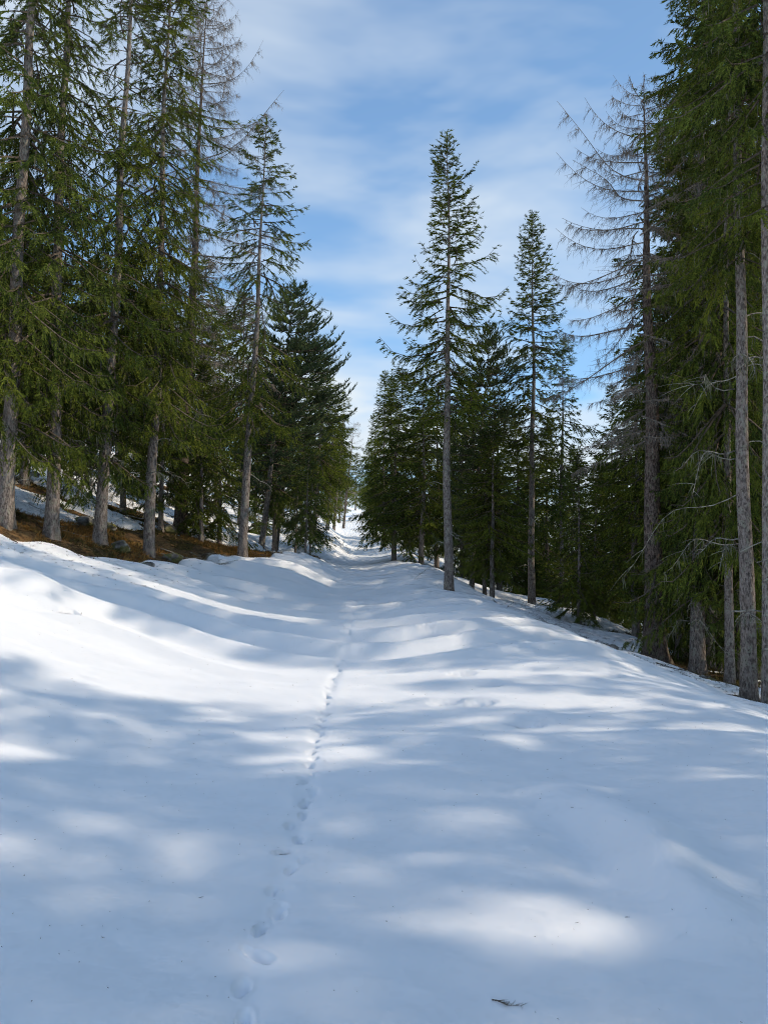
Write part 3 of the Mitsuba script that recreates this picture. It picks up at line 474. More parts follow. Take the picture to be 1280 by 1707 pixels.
class Stem:
    """The run of a trunk: lean, a slow sway, taper and root flare."""
    def __init__(self, h, dbh, lean=0.0, seed=0, sway=0.06, flare=0.3):
        self.h, self.r0, self.lean, self.flare = h, dbh / 2, lean, flare
        g = np.random.default_rng(seed)
        self.ph, self.am = g.uniform(0, 6.28, 4), sway * g.uniform(0.4, 1, 4) * np.array([1, 0.5, 1, 0.5])

    def at(self, z):
        z = np.asarray(z, float)
        s = np.clip(z / 4, 0, 1)
        x = self.lean * z + s * (self.am[0] * np.sin(z * 0.45 + self.ph[0]) + self.am[1] * np.sin(z * 1.1 + self.ph[1]))
        y = s * (self.am[2] * np.sin(z * 0.4 + self.ph[2]) + self.am[3] * np.sin(z * 1.0 + self.ph[3]))
        return np.stack([x, y, z], -1)

    def r(self, z):
        s = np.clip(np.asarray(z, float) / self.h, 0, 1)
        return self.r0 * (1.04 * (1 - s) ** 1.0 + 0.02) * (1 + self.flare * np.exp(-np.asarray(z, float) / 0.35))


def trunk_mesh(st, seed, sides=20, step=0.22, rough=0.05, furrow=0.0):
    rng = np.random.default_rng(seed)
    n = max(8, int(st.h / step))
    z = np.concatenate([np.linspace(-0.7, 1.5, 14), np.linspace(1.5, st.h, n)[1:]])
    ang = np.arange(sides) * 2 * np.pi / sides
    r = st.r(np.maximum(z, 0))[:, None] * np.ones(sides)
    lobes = 1 + 0.2 * np.exp(-np.maximum(z, 0) / 0.3)[:, None] * np.cos(ang * rng.integers(4, 6) + rng.uniform(0, 6))[None]
    q = np.stack([np.cos(ang)[None] * 3 + 0 * z[:, None], np.sin(ang)[None] * 3 + 0 * z[:, None], z[:, None] * 1.3 + 0 * ang[None]], -1)
    r = r * lobes * (1 + rough * 2 * (meshkit.fbm(q + seed, 3, 5) - 0.5))
    if furrow:
        q[..., :2] *= 2.4
        q[..., 2] *= 0.9
        r = r * (1 + furrow * (np.abs(meshkit.noise(q + seed, 8) - 0.5) * 2 - 0.4))
    r = r + 0.012 * (rng.random(r.shape) > 0.985)                         # knots
    c = st.at(z)
    v = np.stack([c[:, :1] + r * np.cos(ang), c[:, 1:2] + r * np.sin(ang), z[:, None] + 0 * r], -1).reshape(-1, 3)
    k = len(z)
    i, j = np.meshgrid(np.arange(k - 1), np.arange(sides), indexing='ij')
    f = np.stack([i * sides + j, i * sides + (j + 1) % sides, (i + 1) * sides + (j + 1) % sides, (i + 1) * sides + j], -1).reshape(-1, 4)
    return v, np.vstack([f[:, [0, 1, 2]], f[:, [0, 2, 3]]])


def crown(st, hb, R, seed, kind='S', gap=0.15, thin=0.0, lich=0.5, detail=1.0, up=0.0, bough=None, dens=1.0, bare=0.0):
    """Needle foliage, wood and hanging lichen of one conifer, each one mesh."""
    rng = np.random.default_rng(seed)
    H = st.h
    pine, young = kind == 'C', kind == 'Y'
    # boughs in loose whorls
    zs, az = [], []
    z = hb
    while z < H - 0.12:
        s = (H - z) / max(H - hb, .1)
        n = rng.integers(4, 7)
        a0 = rng.uniform(0, 6.28)
        for k in range(n):
            zs.append(z + rng.normal() * 0.09)
            az.append(a0 + k * 6.283 / n + rng.normal() * 0.3)
        z += (0.14 + 0.28 * min(1, s * 2.2)) * (0.6 if young else 0.8) / dens
    zs, az = np.array(zs), np.array(az)
    s = np.clip((H - zs) / (H - hb + 1e-6), 0, 1)
    if pine:
        prof = np.minimum(1, (s * 2.6 + 0.02) ** 0.62) * (1 - 0.25 * s)
    elif young:
        prof = s ** 0.85
    else:
        prof = np.minimum(1, (s * 1.75) ** 0.85) * (1 - 0.22 * s ** 3)
    q = np.stack([np.cos(az) * 0.9, np.sin(az) * 0.9, zs * 0.55], -1)
    uneven = meshkit.noise(q + seed * 3.1, 3)
    L = R * prof * (0.36 + 1.15 * uneven) * rng.uniform(0.75, 1.15, len(zs)) + 0.10
    keep = (rng.random(len(zs)) > gap * (0.3 + 0.7 * s)) & (meshkit.noise(q * 1.3 + 9 + seed, 4) > gap * 0.75)
    if bough:                                                             # single long boughs that stand out
        for (bz, ba, bl) in bough:
            zs, az, L, s, keep = np.append(zs, bz), np.append(az, ba), np.append(L, bl), np.append(s, (H - bz) / (H - hb)), np.append(keep, True)
    zs, az, L, s = zs[keep], az[keep], L[keep], s[keep]
    nb = len(zs)
    if pine:
        e0, dr_, ur = 0.25 - 0.35 * s, 0.35 * np.ones(nb), 0.75 * np.ones(nb)
    else:
        e0 = (0.75 - 1.15 * np.minimum(1, s * 1.6)) + up * 0.25
        dr_ = (0.10 + 0.45 * s) * (1 - 0.5 * up)
        ur = 0.18 + 0.42 * s + 0.2 * up
    e0 = e0 + rng.normal(size=nb) * 0.10
    base = st.at(zs)
    hd = np.stack([np.cos(az), np.sin(az), 0 * az], -1)
    base = base + hd * st.r(zs)[:, None] * 0.6

    def axis(i, t):
        z_ = L[i] * (e0[i] * t - dr_[i] * t ** 2 + ur[i] * t ** 4 * 0.8)
        side = np.stack([-np.sin(az[i]), np.cos(az[i]), 0 * t], -1) * (0.12 * L[i] * np.sin(t * 2.5 + i))[:, None]
        return base[i] + hd[i] * (L[i] * t * 0.96)[:, None] + UP * z_[:, None] + side
    tt = np.linspace(0, 1, 6)
    ii = np.repeat(np.arange(nb), 6)
    paths = axis(ii, np.tile(tt, nb)).reshape(nb, 6, 3)
    rad = (0.006 + 0.012 * np.minimum(L, 2.4))[:, None] * (1 - 0.85 * tt)[None]
    wood = [tubes(paths, rad)]
    # side shoots along every bough
    sp = (0.078 if not pine else 0.09) / detail ** 0.5
    n2 = np.maximum(3, (L / sp).astype(int))
    bi = np.repeat(np.arange(nb), n2)
    k = np.arange(len(bi)) - np.repeat(np.cumsum(n2) - n2, n2)
    inner = np.clip(0.14 - 0.12 * (L[bi] < 0.6), 0, 1) if not young else 0.06
    t = inner + (1 - inner) * (k + rng.random(len(k))) / n2[bi]
    t = np.clip(t, 0, 0.995)
    p2 = axis(bi, t)
    tan = unit(axis(bi, np.minimum(t + 0.04, 1)) - axis(bi, np.maximum(t - 0.04, 0)))
    sgn = np.where(rng.random(len(k)) < 0.5, -1.0, 1.0)
    side = unit(np.cross(tan, UP)) * sgn[:, None]
    l2 = (0.07 + (0.40 if not pine else 0.26) * L[bi] ** 0.8 * (1.03 - t) ** 0.75 * np.minimum(1, t * 2.6)) * rng.uniform(0.55, 1.2, len(k))
    hang = (0.10 + 0.85 * s[bi] * (1 - 0.7 * up)) * rng.uniform(0.2, 1.5, len(k)) if not pine else -0.55 * rng.uniform(0.2, 1.3, len(k))
    if young:
        hang = hang * 0.35
    d2 = unit(tan * rng.uniform(0.45, 0.9, len(k))[:, None] + side * rng.uniform(0.45, 1.0, len(k))[:, None] - UP * hang[:, None])
    if thin or bare:
        ok = rng.random(len(k)) > thin * 0.45 + bare * np.clip((p2[:, 2] / H - 0.34) / 0.22, 0, 1) * (0.35 + meshkit.noise(p2 * 0.6 + seed, 6))
        bi, t, p2, tan, side, l2, d2 = (v[ok] for v in (bi, t, p2, tan, side, l2, d2))
    sag = np.where(pine, -0.25, 0.22 + 0.25 * s[bi])
    n3 = np.maximum(3, (l2 / (0.0165 / detail ** 0.5)).astype(int))
    ci = np.repeat(np.arange(len(bi)), n3)
    k3 = np.arange(len(ci)) - np.repeat(np.cumsum(n3) - n3, n3)
    u = (k3 + 0.6) / n3[ci]
    p3 = p2[ci] + d2[ci] * (l2[ci] * u)[:, None] - UP * (sag[ci] * l2[ci] * u ** 2)[:, None]
    lat = unit(np.cross(d2[ci], UP + rng.normal(size=(len(ci), 3)) * 0.25))
    sg = np.where(k3 % 2 == 0, 1.0, -1.0) * (rng.random(len(ci)) > 0.12)
    big = 1 / detail ** 0.5
    if pine:
        d3 = unit(d2[ci] * 0.8 + lat * (sg * 0.6)[:, None] + UP * rng.uniform(0.1, 0.9, len(ci))[:, None])
        fol = spikes(p3, d3, rng.uniform(0.10, 0.20, len(ci)) * big, 0.020 * big, rng)
    else:
        dn = (0.05 + 0.55 * s[bi][ci] * (1 - 0.8 * up)) * (0.35 if young else 1) * rng.uniform(0, 1.6, len(ci)) - 0.15 * up
        d3 = unit(d2[ci] * rng.uniform(0.5, 1.1, len(ci))[:, None] + lat * (sg * rng.uniform(0.3, 1.0, len(ci)))[:, None] - UP * dn[:, None] + rng.normal(size=(len(ci), 3)) * 0.20)
        fol = spikes(p3, d3, rng.uniform(0.08, 0.17, len(ci)) * (1.05 - 0.35 * u) * big, 0.0165 * big, rng)
    if detail >= 0.7:
        wood.append(kites(p2, unit(d2 - UP * 0.15), l2 * 0.9, 0.007, rng, fat=0.1, cross=False))
    # lichen hanging from the boughs and side shoots
    m = int(len(p2) * (0.30 + 0.6 * bare) * lich)
    if m > 5:
        pick = rng.integers(0, len(p2), m)
        if not pine:
            pick = pick[t[pick] < 0.85]
        at_ = p2[pick] + d2[pick] * (l2[pick] * rng.random(len(pick)) * 0.6)[:, None]
        ln = rng.uniform(0.08, 0.26, len(pick)) * (1 + 0.8 * (rng.random(len(pick)) > 0.85))
        dd = unit(-UP + rng.normal(size=(len(pick), 3)) * 0.10)
        lic = kites(at_, dd, ln, rng.uniform(0.005, 0.014, len(pick)), rng, fat=0.3)
    else:
        lic = (np.zeros((0, 3)), np.zeros((0, 3), int))
    # the leader
    lead = kites(st.at(np.linspace(H - 0.45, H - 0.05, 9)), unit(UP + rng.normal(size=(9, 3)) * 0.45), 0.20, 0.022, rng)
    return join([fol, lead]), join(wood), lic


def dead_branch(rng, base, az, L, bend=0.5, r=0.016, lich=1.0):
    """A bare bough: sinking, then turning; broken side twigs. Returns (wood, lichen)."""
    t = np.linspace(0, 1, 11)
    h = np.array([math.cos(az), math.sin(az), 0])
    sd = np.array([-h[1], h[0], 0])
    e = rng.uniform(-0.15, 0.25)
    pth = base + h * (L * t * (1 - 0.25 * bend * t))[:, None] + UP * (L * (e * t - bend * t ** 2.2 + 0.05 * np.sin(t * 9 + az)))[:, None] + sd * (L * 0.13 * np.sin(t * rng.uniform(2, 5) + az))[:, None]
    wood = [tubes(pth[None], (r * (1 - 0.82 * t))[None], 5)]
    n = rng.integers(3, 8)
    k = rng.integers(3, 10, n)
    d = unit(h * 0.6 + sd * rng.choice([-1, 1], n)[:, None] * rng.uniform(0.4, 1, n)[:, None] - UP * rng.uniform(-0.3, 0.8, n)[:, None])
    l = L * rng.uniform(0.10, 0.34, n)
    tw = np.linspace(0, 1, 4)
    pp = pth[k][:, None] + d[:, None] * (l[:, None] * tw)[..., None] - UP * (0.25 * l[:, None] * tw ** 2)[..., None]
    wood.append(tubes(pp, 0.006 * (1 - 0.8 * tw)[None] * np.ones((n, 1)), 3))
    m = int(rng.integers(8, 26) * lich)
    q = np.clip(rng.normal(rng.uniform(3, 9), 2.2, m).astype(int), 1, 10)
    lic = kites(pth[q] + rng.normal(size=(m, 3)) * 0.02, unit(-UP + rng.normal(size=(m, 3)) * 0.14), 0.05 + 0.3 * rng.random(m) ** 2, rng.uniform(0.004, 0.012, m), rng, fat=0.25)
    return join(wood), lic


def larch(st, hb, R, seed, detail=1.0):
    """Leafless larch: one mesh per main branch, twigs hanging in fringes."""
    rng = np.random.default_rng(seed)
    H, out = st.h, []
    z = hb
    while z < H - 0.3:
        s = (H - z) / (H - hb)
        az, L = len(out) * 2.4 + rng.normal() * 0.35, (R * min(1, (s * 2.0 + 0.05) ** 0.75) * (1 - 0.15 * s)) * rng.uniform(0.6, 1.1) + 0.15
        h = np.array([math.cos(az), math.sin(az), 0])
        sd = np.array([-h[1], h[0], 0])
        e, dp, u_ = 0.50 - 0.62 * min(1, 1.5 * s) + rng.normal() * 0.2, 0.25 + 0.35 * s + rng.normal() * 0.1, 0.55 + rng.normal() * 0.15
        t = np.linspace(0, 1, 10)
        pth = st.at(z) + h * (L * t)[:, None] + UP * (L * (e * t - dp * t ** 2 + u_ * t ** 3.2 * 0.8))[:, None] + sd * (L * 0.10 * np.sin(t * rng.uniform(2, 6) + az))[:, None]
        wood = [tubes(pth[None], ((0.008 + 0.0055 * L) * (1 - 0.8 * t))[None], 4)]
        n = max(5, int(L * 13 * detail))
        k = rng.integers(1, 9, n)
        d = unit(h * 0.8 + sd * rng.choice([-1, 1], n)[:, None] * rng.uniform(0.3, 1, n)[:, None] - UP * rng.uniform(-0.2, 0.6, n)[:, None])
        l = (0.16 + 0.34 * L ** 0.8 * (1.1 - t[k])) * rng.uniform(0.5, 1.2, n)
        tw = np.linspace(0, 1, 4)
        pp = pth[k][:, None] + d[:, None] * (l[:, None] * tw)[..., None] - UP * (0.3 * l[:, None] * tw ** 2)[..., None] + UP * (0.12 * l[:, None] * tw ** 4)[..., None]
        wood.append(tubes(pp, 0.0065 * (1 - 0.7 * tw)[None] * np.ones((n, 1)), 3))
        m = int(n * 4.5 * detail)
        a, b = rng.integers(0, n, m), rng.random(m)
        at_ = pp[a, 0] + d[a] * (l[a] * b)[:, None] - UP * (0.3 * l[a] * b ** 2)[:, None]
        m2 = int(L * 26 * detail)
        b2 = 0.08 + 0.88 * rng.random(m2)
        at2 = np.stack([np.interp(b2, t, pth[:, c]) for c in range(3)], -1)
        dd = unit(-UP * 1.0 + rng.normal(size=(m + m2, 3)) * 0.32 + h * 0.25)
        wood.append(kites(np.vstack([at_, at2]), dd, rng.uniform(0.08, 0.30, m + m2), 0.0062, rng, fat=0.15, cross=False))
        out.append(join(wood))
        z += (0.05 + 0.085 * min(1, s * 2)) * rng.uniform(0.5, 1.4) / detail ** 0.7
    return out


def place(st_xyz):
    return T().translate([float(c) for c in st_xyz])


def shifted(mesh, at_):
    return mesh[0] + at_, mesh[1]


PROTO = {}
KINDS = {'P': (12.0, 1.75, 2.2, 0.40, 1.0), 'T': (12.0, 1.75, 2.2, 0.75, 1.1), 'D': (12.0, 1.9, 0.7, 0.42, 1.0), 'U': (3.5, 1.05, 0.25, 0.6, 1.0), 'C': (11.5, 2.2, 2.2, 0.8, 1.0)}


def prototype(kind, i):
    """A conifer whose meshes its copies share, each copy turned and scaled."""
    if (kind, i) not in PROTO:
        h, r, hb, det, dens = KINDS[kind]
        st = Stem(h, 0.24 if h > 6 else 0.07, 0, 900 + i, 0.08 if h > 6 else 0.02)
        fol, wood, lic = crown(st, hb + 0.4 * (i % 2), r, 700 + i + (50 if kind == 'T' else 0), kind if kind == 'C' else 'Y' if kind == 'U' else 'S', gap=0.06 + 0.05 * (i % 3), lich=0.45, detail=det, dens=dens)
        PROTO[kind, i] = dict(trunk=mikit.ply(trunk_mesh(st, i, 10, 0.6), smooth=True), branches=mikit.ply(wood, 'branch_bark'), crown=mikit.ply(fol), hanging_lichen=mikit.ply(lic, 'lichen_bsdf'))
    return PROTO[kind, i]


def grow(row):
    kind, x, y, h, seed = row['kind'], row['x'], row['y'], row['h'], row['seed']
    gz = float(floor_height(np.array([x]), np.array([y]))[0]) - 0.03
    key = numbered(row['name'])
    labels[key] = dict(label=row['label'], category={'spruce_tree': 'spruce tree', 'stone_pine': 'pine tree', 'larch_tree': 'larch tree', 'young_spruce': 'young spruce'}[row['name']])
    if row.get('group'):
        labels[key]['group'] = row['group']
    at_ = np.array([x, y, gz])
    rng = np.random.default_rng(seed + 5000)
    nb = 'needles_pine' if kind == 'C' else 'needles_spruce'
    bk = {'C': 'pine_bark', 'L': 'larch_bark'}.get(kind, 'spruce_bark')
    if kind in 'PTCDU':
        pr = prototype(kind, seed % {'P': 5, 'T': 4, 'C': 2, 'D': 4, 'U': 3}[kind])
        h0, r0 = KINDS[kind][:2]
        w = row['r'] / r0 * (0.95 + 0.2 * rng.random())
        lean = T([[1, 0, row['lean'], 0], [0, 1, 0, 0], [0, 0, 1, 0], [0, 0, 0, 1]])
        m = T().translate([x, y, gz]) @ lean @ T().rotate([0, 0, 1], float(rng.uniform(0, 360))).scale([w, w, h / h0])
        for nm, d in pr.items():
            scene[f'{key}__{nm}'] = {**d, 'to_world': m}
            if nm in ('crown', 'trunk'):
                scene[f'{key}__{nm}']['bsdf'] = {'type': 'ref', 'id': nb if nm == 'crown' else bk}
            if nm != 'trunk':
                labels[f'{key}__{nm}'] = {'kind': 'stuff'}
        return
    st = Stem(h, row['dbh'], row['lean'], seed, 0.03 if kind == 'Y' else 0.06, 0.28 if kind != 'L' else 0.6)
    near = y < 34
    if kind == 'L':
        part(key, 'trunk', shifted(trunk_mesh(st, seed, 36 if near else 14, 0.12 if near else 0.4, 0.05, 0.16 if near else 0.05), at_), bk, smooth=True)
        for m in larch(st, row['hb'], row['r'], seed, 1.0 if near else 0.6):
            part(key, 'branch', shifted(m, at_), 'larch_twigs')
        return
    hero = kind == 'S'
    bough = [(8.05, math.pi + 0.1, 2.25), (7.4, math.pi * 0.9, 1.4), (7.0, 0.2, 1.5)] if row.get('bough') else None
    fol, wood, lic = crown(st, row['hb'], row['r'], seed, kind if kind in 'CY' else 'S', row.get('gap', 0.12), row.get('thin', 0), row.get('lich', 0.45),
                           detail=(1.0 if near else 0.6) if hero or kind == 'Y' else (0.7 if near else 0.5), up=row.get('up', 0.0), bough=bough, bare=row.get('bare', 0.0))
    part(key, 'trunk', shifted(trunk_mesh(st, seed, 20 if near else 12, 0.2 if near else 0.4), at_), bk, smooth=True)
    part(key, 'branches', shifted(wood, at_), 'branch_bark', kind='stuff')
    part(key, 'crown', shifted(fol, at_), nb, kind='stuff')
    if len(lic[0]):
        part(key, 'hanging_lichen', shifted(lic, at_), 'lichen_bsdf', kind='stuff')
    for k in range(row.get('dead', 0)):
        z = rng.uniform(0.9, max(row['hb'] + 0.6, 2.2))
        az = rng.uniform(-0.4, 3.6) + math.pi * 0.97                       # mostly on the open side, where they can be seen
        w, l = dead_branch(rng, st.at(z), az, rng.uniform(0.5, 1.5) * (1.15 if row.get('lich', 0) > 1 else 0.75) * row.get('reach', 1.0), rng.uniform(0.05, 0.75), rng.uniform(0.010, 0.019), row.get('lich', 0.5))
        b = part(key, 'dead_branch', shifted(w, at_), 'dead_wood')
        if len(l[0]) and row.get('lich', 0) > 0.5:
            part(b, 'lichen', shifted(l, at_), 'lichen_bsdf', kind='stuff')


for row in TREES:
    r_ = 0.45 + row['dbh'] * 0.9 if row['kind'] != 'Y' else 0.3
    WELLS.append((row['x'], row['y'], r_))
for row in TREES:
    grow(row)

# ---------------------------------------------------------------- ground: forest floor and the snow lying on it
SWELLS += [(-5.9, 12.6, 1.0, 0.5, 0.20, -0.25), (-5.35, 11.5, 0.7, 0.5, -0.12, 0.2),
           (1.18, 4.95, 0.22, 0.30, 0.06, 0.30), (1.34, 4.5, 0.21, 0.30, 0.085, 0.25), (1.42, 4.1, 0.20, 0.26, 0.09, -0.05), (1.37, 3.75, 0.19, 0.24, 0.085, -0.2), (1.40, 3.4, 0.20, 0.26, 0.07, 0.25),
           (1.10, 4.0, 0.20, 0.55, -0.08, 0.0), (0.95, 4.6, 0.2, 0.3, -0.03, 0.3), (1.9, 3.5, 0.25, 0.5, -0.03, 0.1),
           (7.05, 20.6, 0.7, 0.5, 0.28, 0.0), (2.6, 4.6, 0.6, 1.0, 0.10, 0.2), (0.3, 5.4, 0.7, 0.35, 0.05, 0.1), (-2.0, 3.6, 0.8, 0.9, 0.08, 0.3)]
PITS.append((-4.98, 12.0, 0.10, 0.13, 0.22, 0.0))
for (x, y) in ((1.05, 10.2), (1.25, 10.6), (1.03, 8.3), (0.7, 8.5), (1.4, 7.4), (0.95, 12.3), (1.2, 13.4), (0.8, 14.6), (1.3, 9.3)):
    PITS.append((x, y, 0.16, 0.13, 0.055, 0.3))
# the animal track: one line of small prints down the middle of the trail, each a pair half set in the other
TRAIL = np.array([(-0.48, 2.2), (-0.49, 2.74), (-0.52, 3.05), (-0.51, 3.3), (-0.50, 3.82), (-0.52, 4.56), (-0.49, 5.0), (-0.55, 5.7), (-0.58, 6.4), (-0.64, 7.68), (-0.68, 10.14), (-0.69, 12.5), (-0.69, 14.9), (-0.77, 20), (-0.9, 26), (-1.1, 32), (-1.5, 40)])
rng = np.random.default_rng(77)
yy, foot = 1.9, 1
while yy < 34:
    bx = np.interp(yy, TRAIL[:, 1], TRAIL[:, 0]) + foot * 0.022 + rng.normal() * 0.010
    tilt = rng.normal() * 0.25
    PITS.append((bx, yy, rng.uniform(0.018, 0.025), rng.uniform(0.042, 0.066), rng.uniform(0.023, 0.037) * (1.7 if yy < 5 else 1.0), tilt))
    if rng.random() < 0.75:
        PITS.append((bx + rng.normal() * 0.018, yy + rng.uniform(0.05, 0.085), rng.uniform(0.018, 0.026), rng.uniform(0.028, 0.042), rng.uniform(0.018, 0.034), tilt))
    yy += rng.uniform(0.17, 0.24) if yy < 16 else rng.uniform(0.3, 0.4)
    foot = -foot


def fan(radii, angles, height):
    """A sheet on rings round the camera's place, finest close by."""
    r, a = np.meshgrid(radii, angles, indexing='ij')
    x, y = r * np.sin(a), r * np.cos(a)
    z = np.zeros_like(x)
    step = max(1, 400000 // x.shape[1])
    for i in range(0, len(x), step):
        z[i:i + step] = height(x[i:i + step], y[i:i + step])
    n, m = x.shape
    i, j = np.meshgrid(np.arange(n - 1), np.arange(m - 1), indexing='ij')
    q = np.stack([i * m + j, i * m + j + 1, (i + 1) * m + j + 1, (i + 1) * m + j], -1).reshape(-1, 4)
    q = q[:, ::-1]
    v = np.stack([x, y, z], -1).reshape(-1, 3)
    f = np.vstack([q[:, [0, 1, 2]], q[:, [0, 2, 3]]])
    c = (np.cross(v[f[:, 1]] - v[f[:, 0]], v[f[:, 2]] - v[f[:, 0]])[:, 2] < 0)
    f[c] = f[c][:, ::-1]
    return v, f


def spread(parts):
    return np.concatenate([np.linspace(a, b, n, endpoint=False) for a, b, n in parts])


radii = np.concatenate([np.geomspace(0.4, 2.2, 40, endpoint=False), np.geomspace(2.2, 8, 370, endpoint=False), np.geomspace(8, 50, 320, endpoint=False), np.geomspace(50, 60, 6, endpoint=False), np.geomspace(60, 900, 50)])
deg = np.radians(spread([(-180, -60, 40), (-60, -30, 40), (-30, 30, 320), (30, 60, 40), (60, 180.001, 41)]))
deg[-1] = math.pi
scene['snow'] = mikit.ply(fan(radii, deg, snow_height), 'snow_bsdf', smooth=True)
labels['snow'] = {'kind': 'structure', 'label': 'snow lying on the track and between the trees'}
radii = np.concatenate([np.geomspace(4, 14, 40, endpoint=False), np.geomspace(14, 60, 150, endpoint=False), np.geomspace(60, 1000, 40)])
deg = np.radians(spread([(-180, -60, 30), (-60, -31, 30), (-31, 31, 220), (31, 60, 30), (60, 180.001, 31)]))
deg[-1] = math.pi
scene['ground'] = mikit.ply(fan(radii, deg, floor_height), 'floor_bsdf', smooth=True)
labels['ground'] = {'kind': 'structure', 'label': 'brown forest floor of needles and earth under the snow'}

# ---------------------------------------------------------------- what lies on the ground
def rocky(p, n, uv):
    a = fbm(p.x * 9, p.y * 9, p.z * 9, 4)
    c = mix(lin(0.09, 0.085, 0.08), lin(0.30, 0.29, 0.27), smoothstep(0.3, 0.68, a))
    m = smoothstep(0.50, 0.62, fbm(p.x * 4 + 3, p.y * 4, p.z * 4, 3))
    return mix(c, mix(lin(0.06, 0.07, 0.02), lin(0.20, 0.19, 0.06), noise(p.x * 40, p.y * 40, p.z * 40)), m * 0.85)


scene['rock_bsdf'] = {'type': 'bumpmap', 'scale': 1.0, 'tex': proc(lambda p, n, uv: 0.03 * fbm(p.x * 18, p.y * 18, p.z * 18, 3), eps=0.005), 'bsdf': {'type': 'diffuse', 'reflectance': proc(rocky)}}
scene['grass_bsdf'] = {'type': 'twosided', 'bsdf': {'type': 'diffuse', 'reflectance': proc(lambda p, n, uv: mix(lin(0.20, 0.085, 0.022), lin(0.42, 0.26, 0.09), noise(p.x * 9, p.y * 9, p.z * 9)))}}
scene['heath_bsdf'] = {'type': 'twosided', 'bsdf': {'type': 'diffuse', 'reflectance': proc(lambda p, n, uv: mix(lin(0.05, 0.045, 0.02), lin(0.19, 0.15, 0.05), noise(p.x * 12, p.y * 12, p.z * 12)))}}
scene['litter_bsdf'] = {'type': 'twosided', 'bsdf': {'type': 'diffuse', 'reflectance': proc(lambda p, n, uv: mix(lin(0.04, 0.03, 0.022), lin(0.16, 0.10, 0.06), noise(p.x * 50, p.y * 50, 1.0)))}}


def ground_z(x, y):
    x, y = np.atleast_1d(np.asarray(x, float)), np.atleast_1d(np.asarray(y, float))
    return np.maximum(floor_height(x, y), snow_height(x, y, True))


def rock_mesh(rng, a, b, c):
    import trimesh
    m = trimesh.creation.icosphere(subdivisions=3)
    v = np.array(m.vertices)
    q = v * 1.3 + rng.uniform(0, 50, 3)
    v = v * (1 + 0.75 * (meshkit.fbm(q, 3, 1) - 0.5))[:, None]
    for k in range(6):                                                    # broken faces
        d = unit(rng.normal(size=3))
        h = rng.uniform(0.55, 0.85)
        o = v @ d - h
        v = v - np.maximum(o, 0)[:, None] * d * 0.9
    ang = rng.uniform(0, 6.28)
    v = v * np.array([a, b, c])
    R = np.array([[math.cos(ang), -math.sin(ang), 0], [math.sin(ang), math.cos(ang), 0], [0, 0, 1]])
    return v @ R.T, np.array(m.faces)


rng = np.random.default_rng(4242)
ROCKS = [  # x, y, half sizes, label, group
    (-7.35, 20.7, .42, .30, .24, 'mossy grey boulder between the third and fourth front trunks, beside orange grass', None),
    (-6.35, 22.6, .36, .26, .20, 'mossy boulder just right of the clean pale trunk at the snow edge', None),
    (-4.15, 28.9, .34, .26, .20, 'grey rock at the bare bank right of the ragged spruce trunk', None),
    (-9.9, 19.2, .45, .3, .22, 'low dark rock at the foot of the leftmost trunks', None),
    (4.86, 16.0, .14, .10, .09, 'small dark stone lying on the grey snow below the shoulder', None)]
for k in range(26):
    y = rng.uniform(20, 38)
    x = -0.30 * y - rng.uniform(0.2, 7.5) + 0.6
    s = rng.uniform(0.14, 0.42)
    ROCKS.append((x, y, s, s * rng.uniform(.6, 1), s * rng.uniform(.4, .7), 'grey rock poking out of the patchy snow among the left-hand trees', 'rocks among the left-hand trees'))
for k in range(12):
    y = rng.uniform(15, 30)
    x = rng.uniform(0.30, 0.46) * y + 0.8
    s = rng.uniform(0.10, 0.26)
    ROCKS.append((x, y, s, s * rng.uniform(.6, 1), s * rng.uniform(.4, .7), 'dark stone in the dirty snow under the right-hand trees', 'stones under the right-hand trees'))
for (x, y, a, b, c, lab, grp) in ROCKS:
    v, f = rock_mesh(rng, a, b, c)
    key = numbered('rock')
    scene[key] = mikit.ply((v + np.array([x, y, float(ground_z(x, y)[0]) + c * 0.25]), f), 'rock_bsdf', smooth=25)
    labels[key] = dict(label=lab, category='rock', **({'group': grp} if grp else {}))

# orange dry grass and low heath on the bare strip
def tufts(n, xs, ys, ok, lo, hi, w, seed, spread_=0.8):
    g = np.random.default_rng(seed)
    x, y = g.uniform(*xs, n), g.uniform(*ys, n)
    keep = ok(x, y)
    x, y = x[keep], y[keep]
    fz, sz = floor_height(x, y), snow_height(x, y, False)
    keep = fz > sz - 0.02
    x, y, fz = x[keep], y[keep], fz[keep]
    p = np.stack([x, y, fz - 0.01], -1)
    rep = 5
    p = np.repeat(p, rep, 0) + g.normal(size=(len(p) * rep, 3)) * np.array([.03, .03, 0])
    d = unit(UP + g.normal(size=p.shape) * spread_)
    d[:, 2] = np.abs(d[:, 2]) * 0.8 + 0.08
    return spikes(p, unit(d), g.uniform(lo, hi, len(p)), w, g)


def patchy(x, y, s, cut, seed):
    return fb(x, y, s, 3, seed) > cut


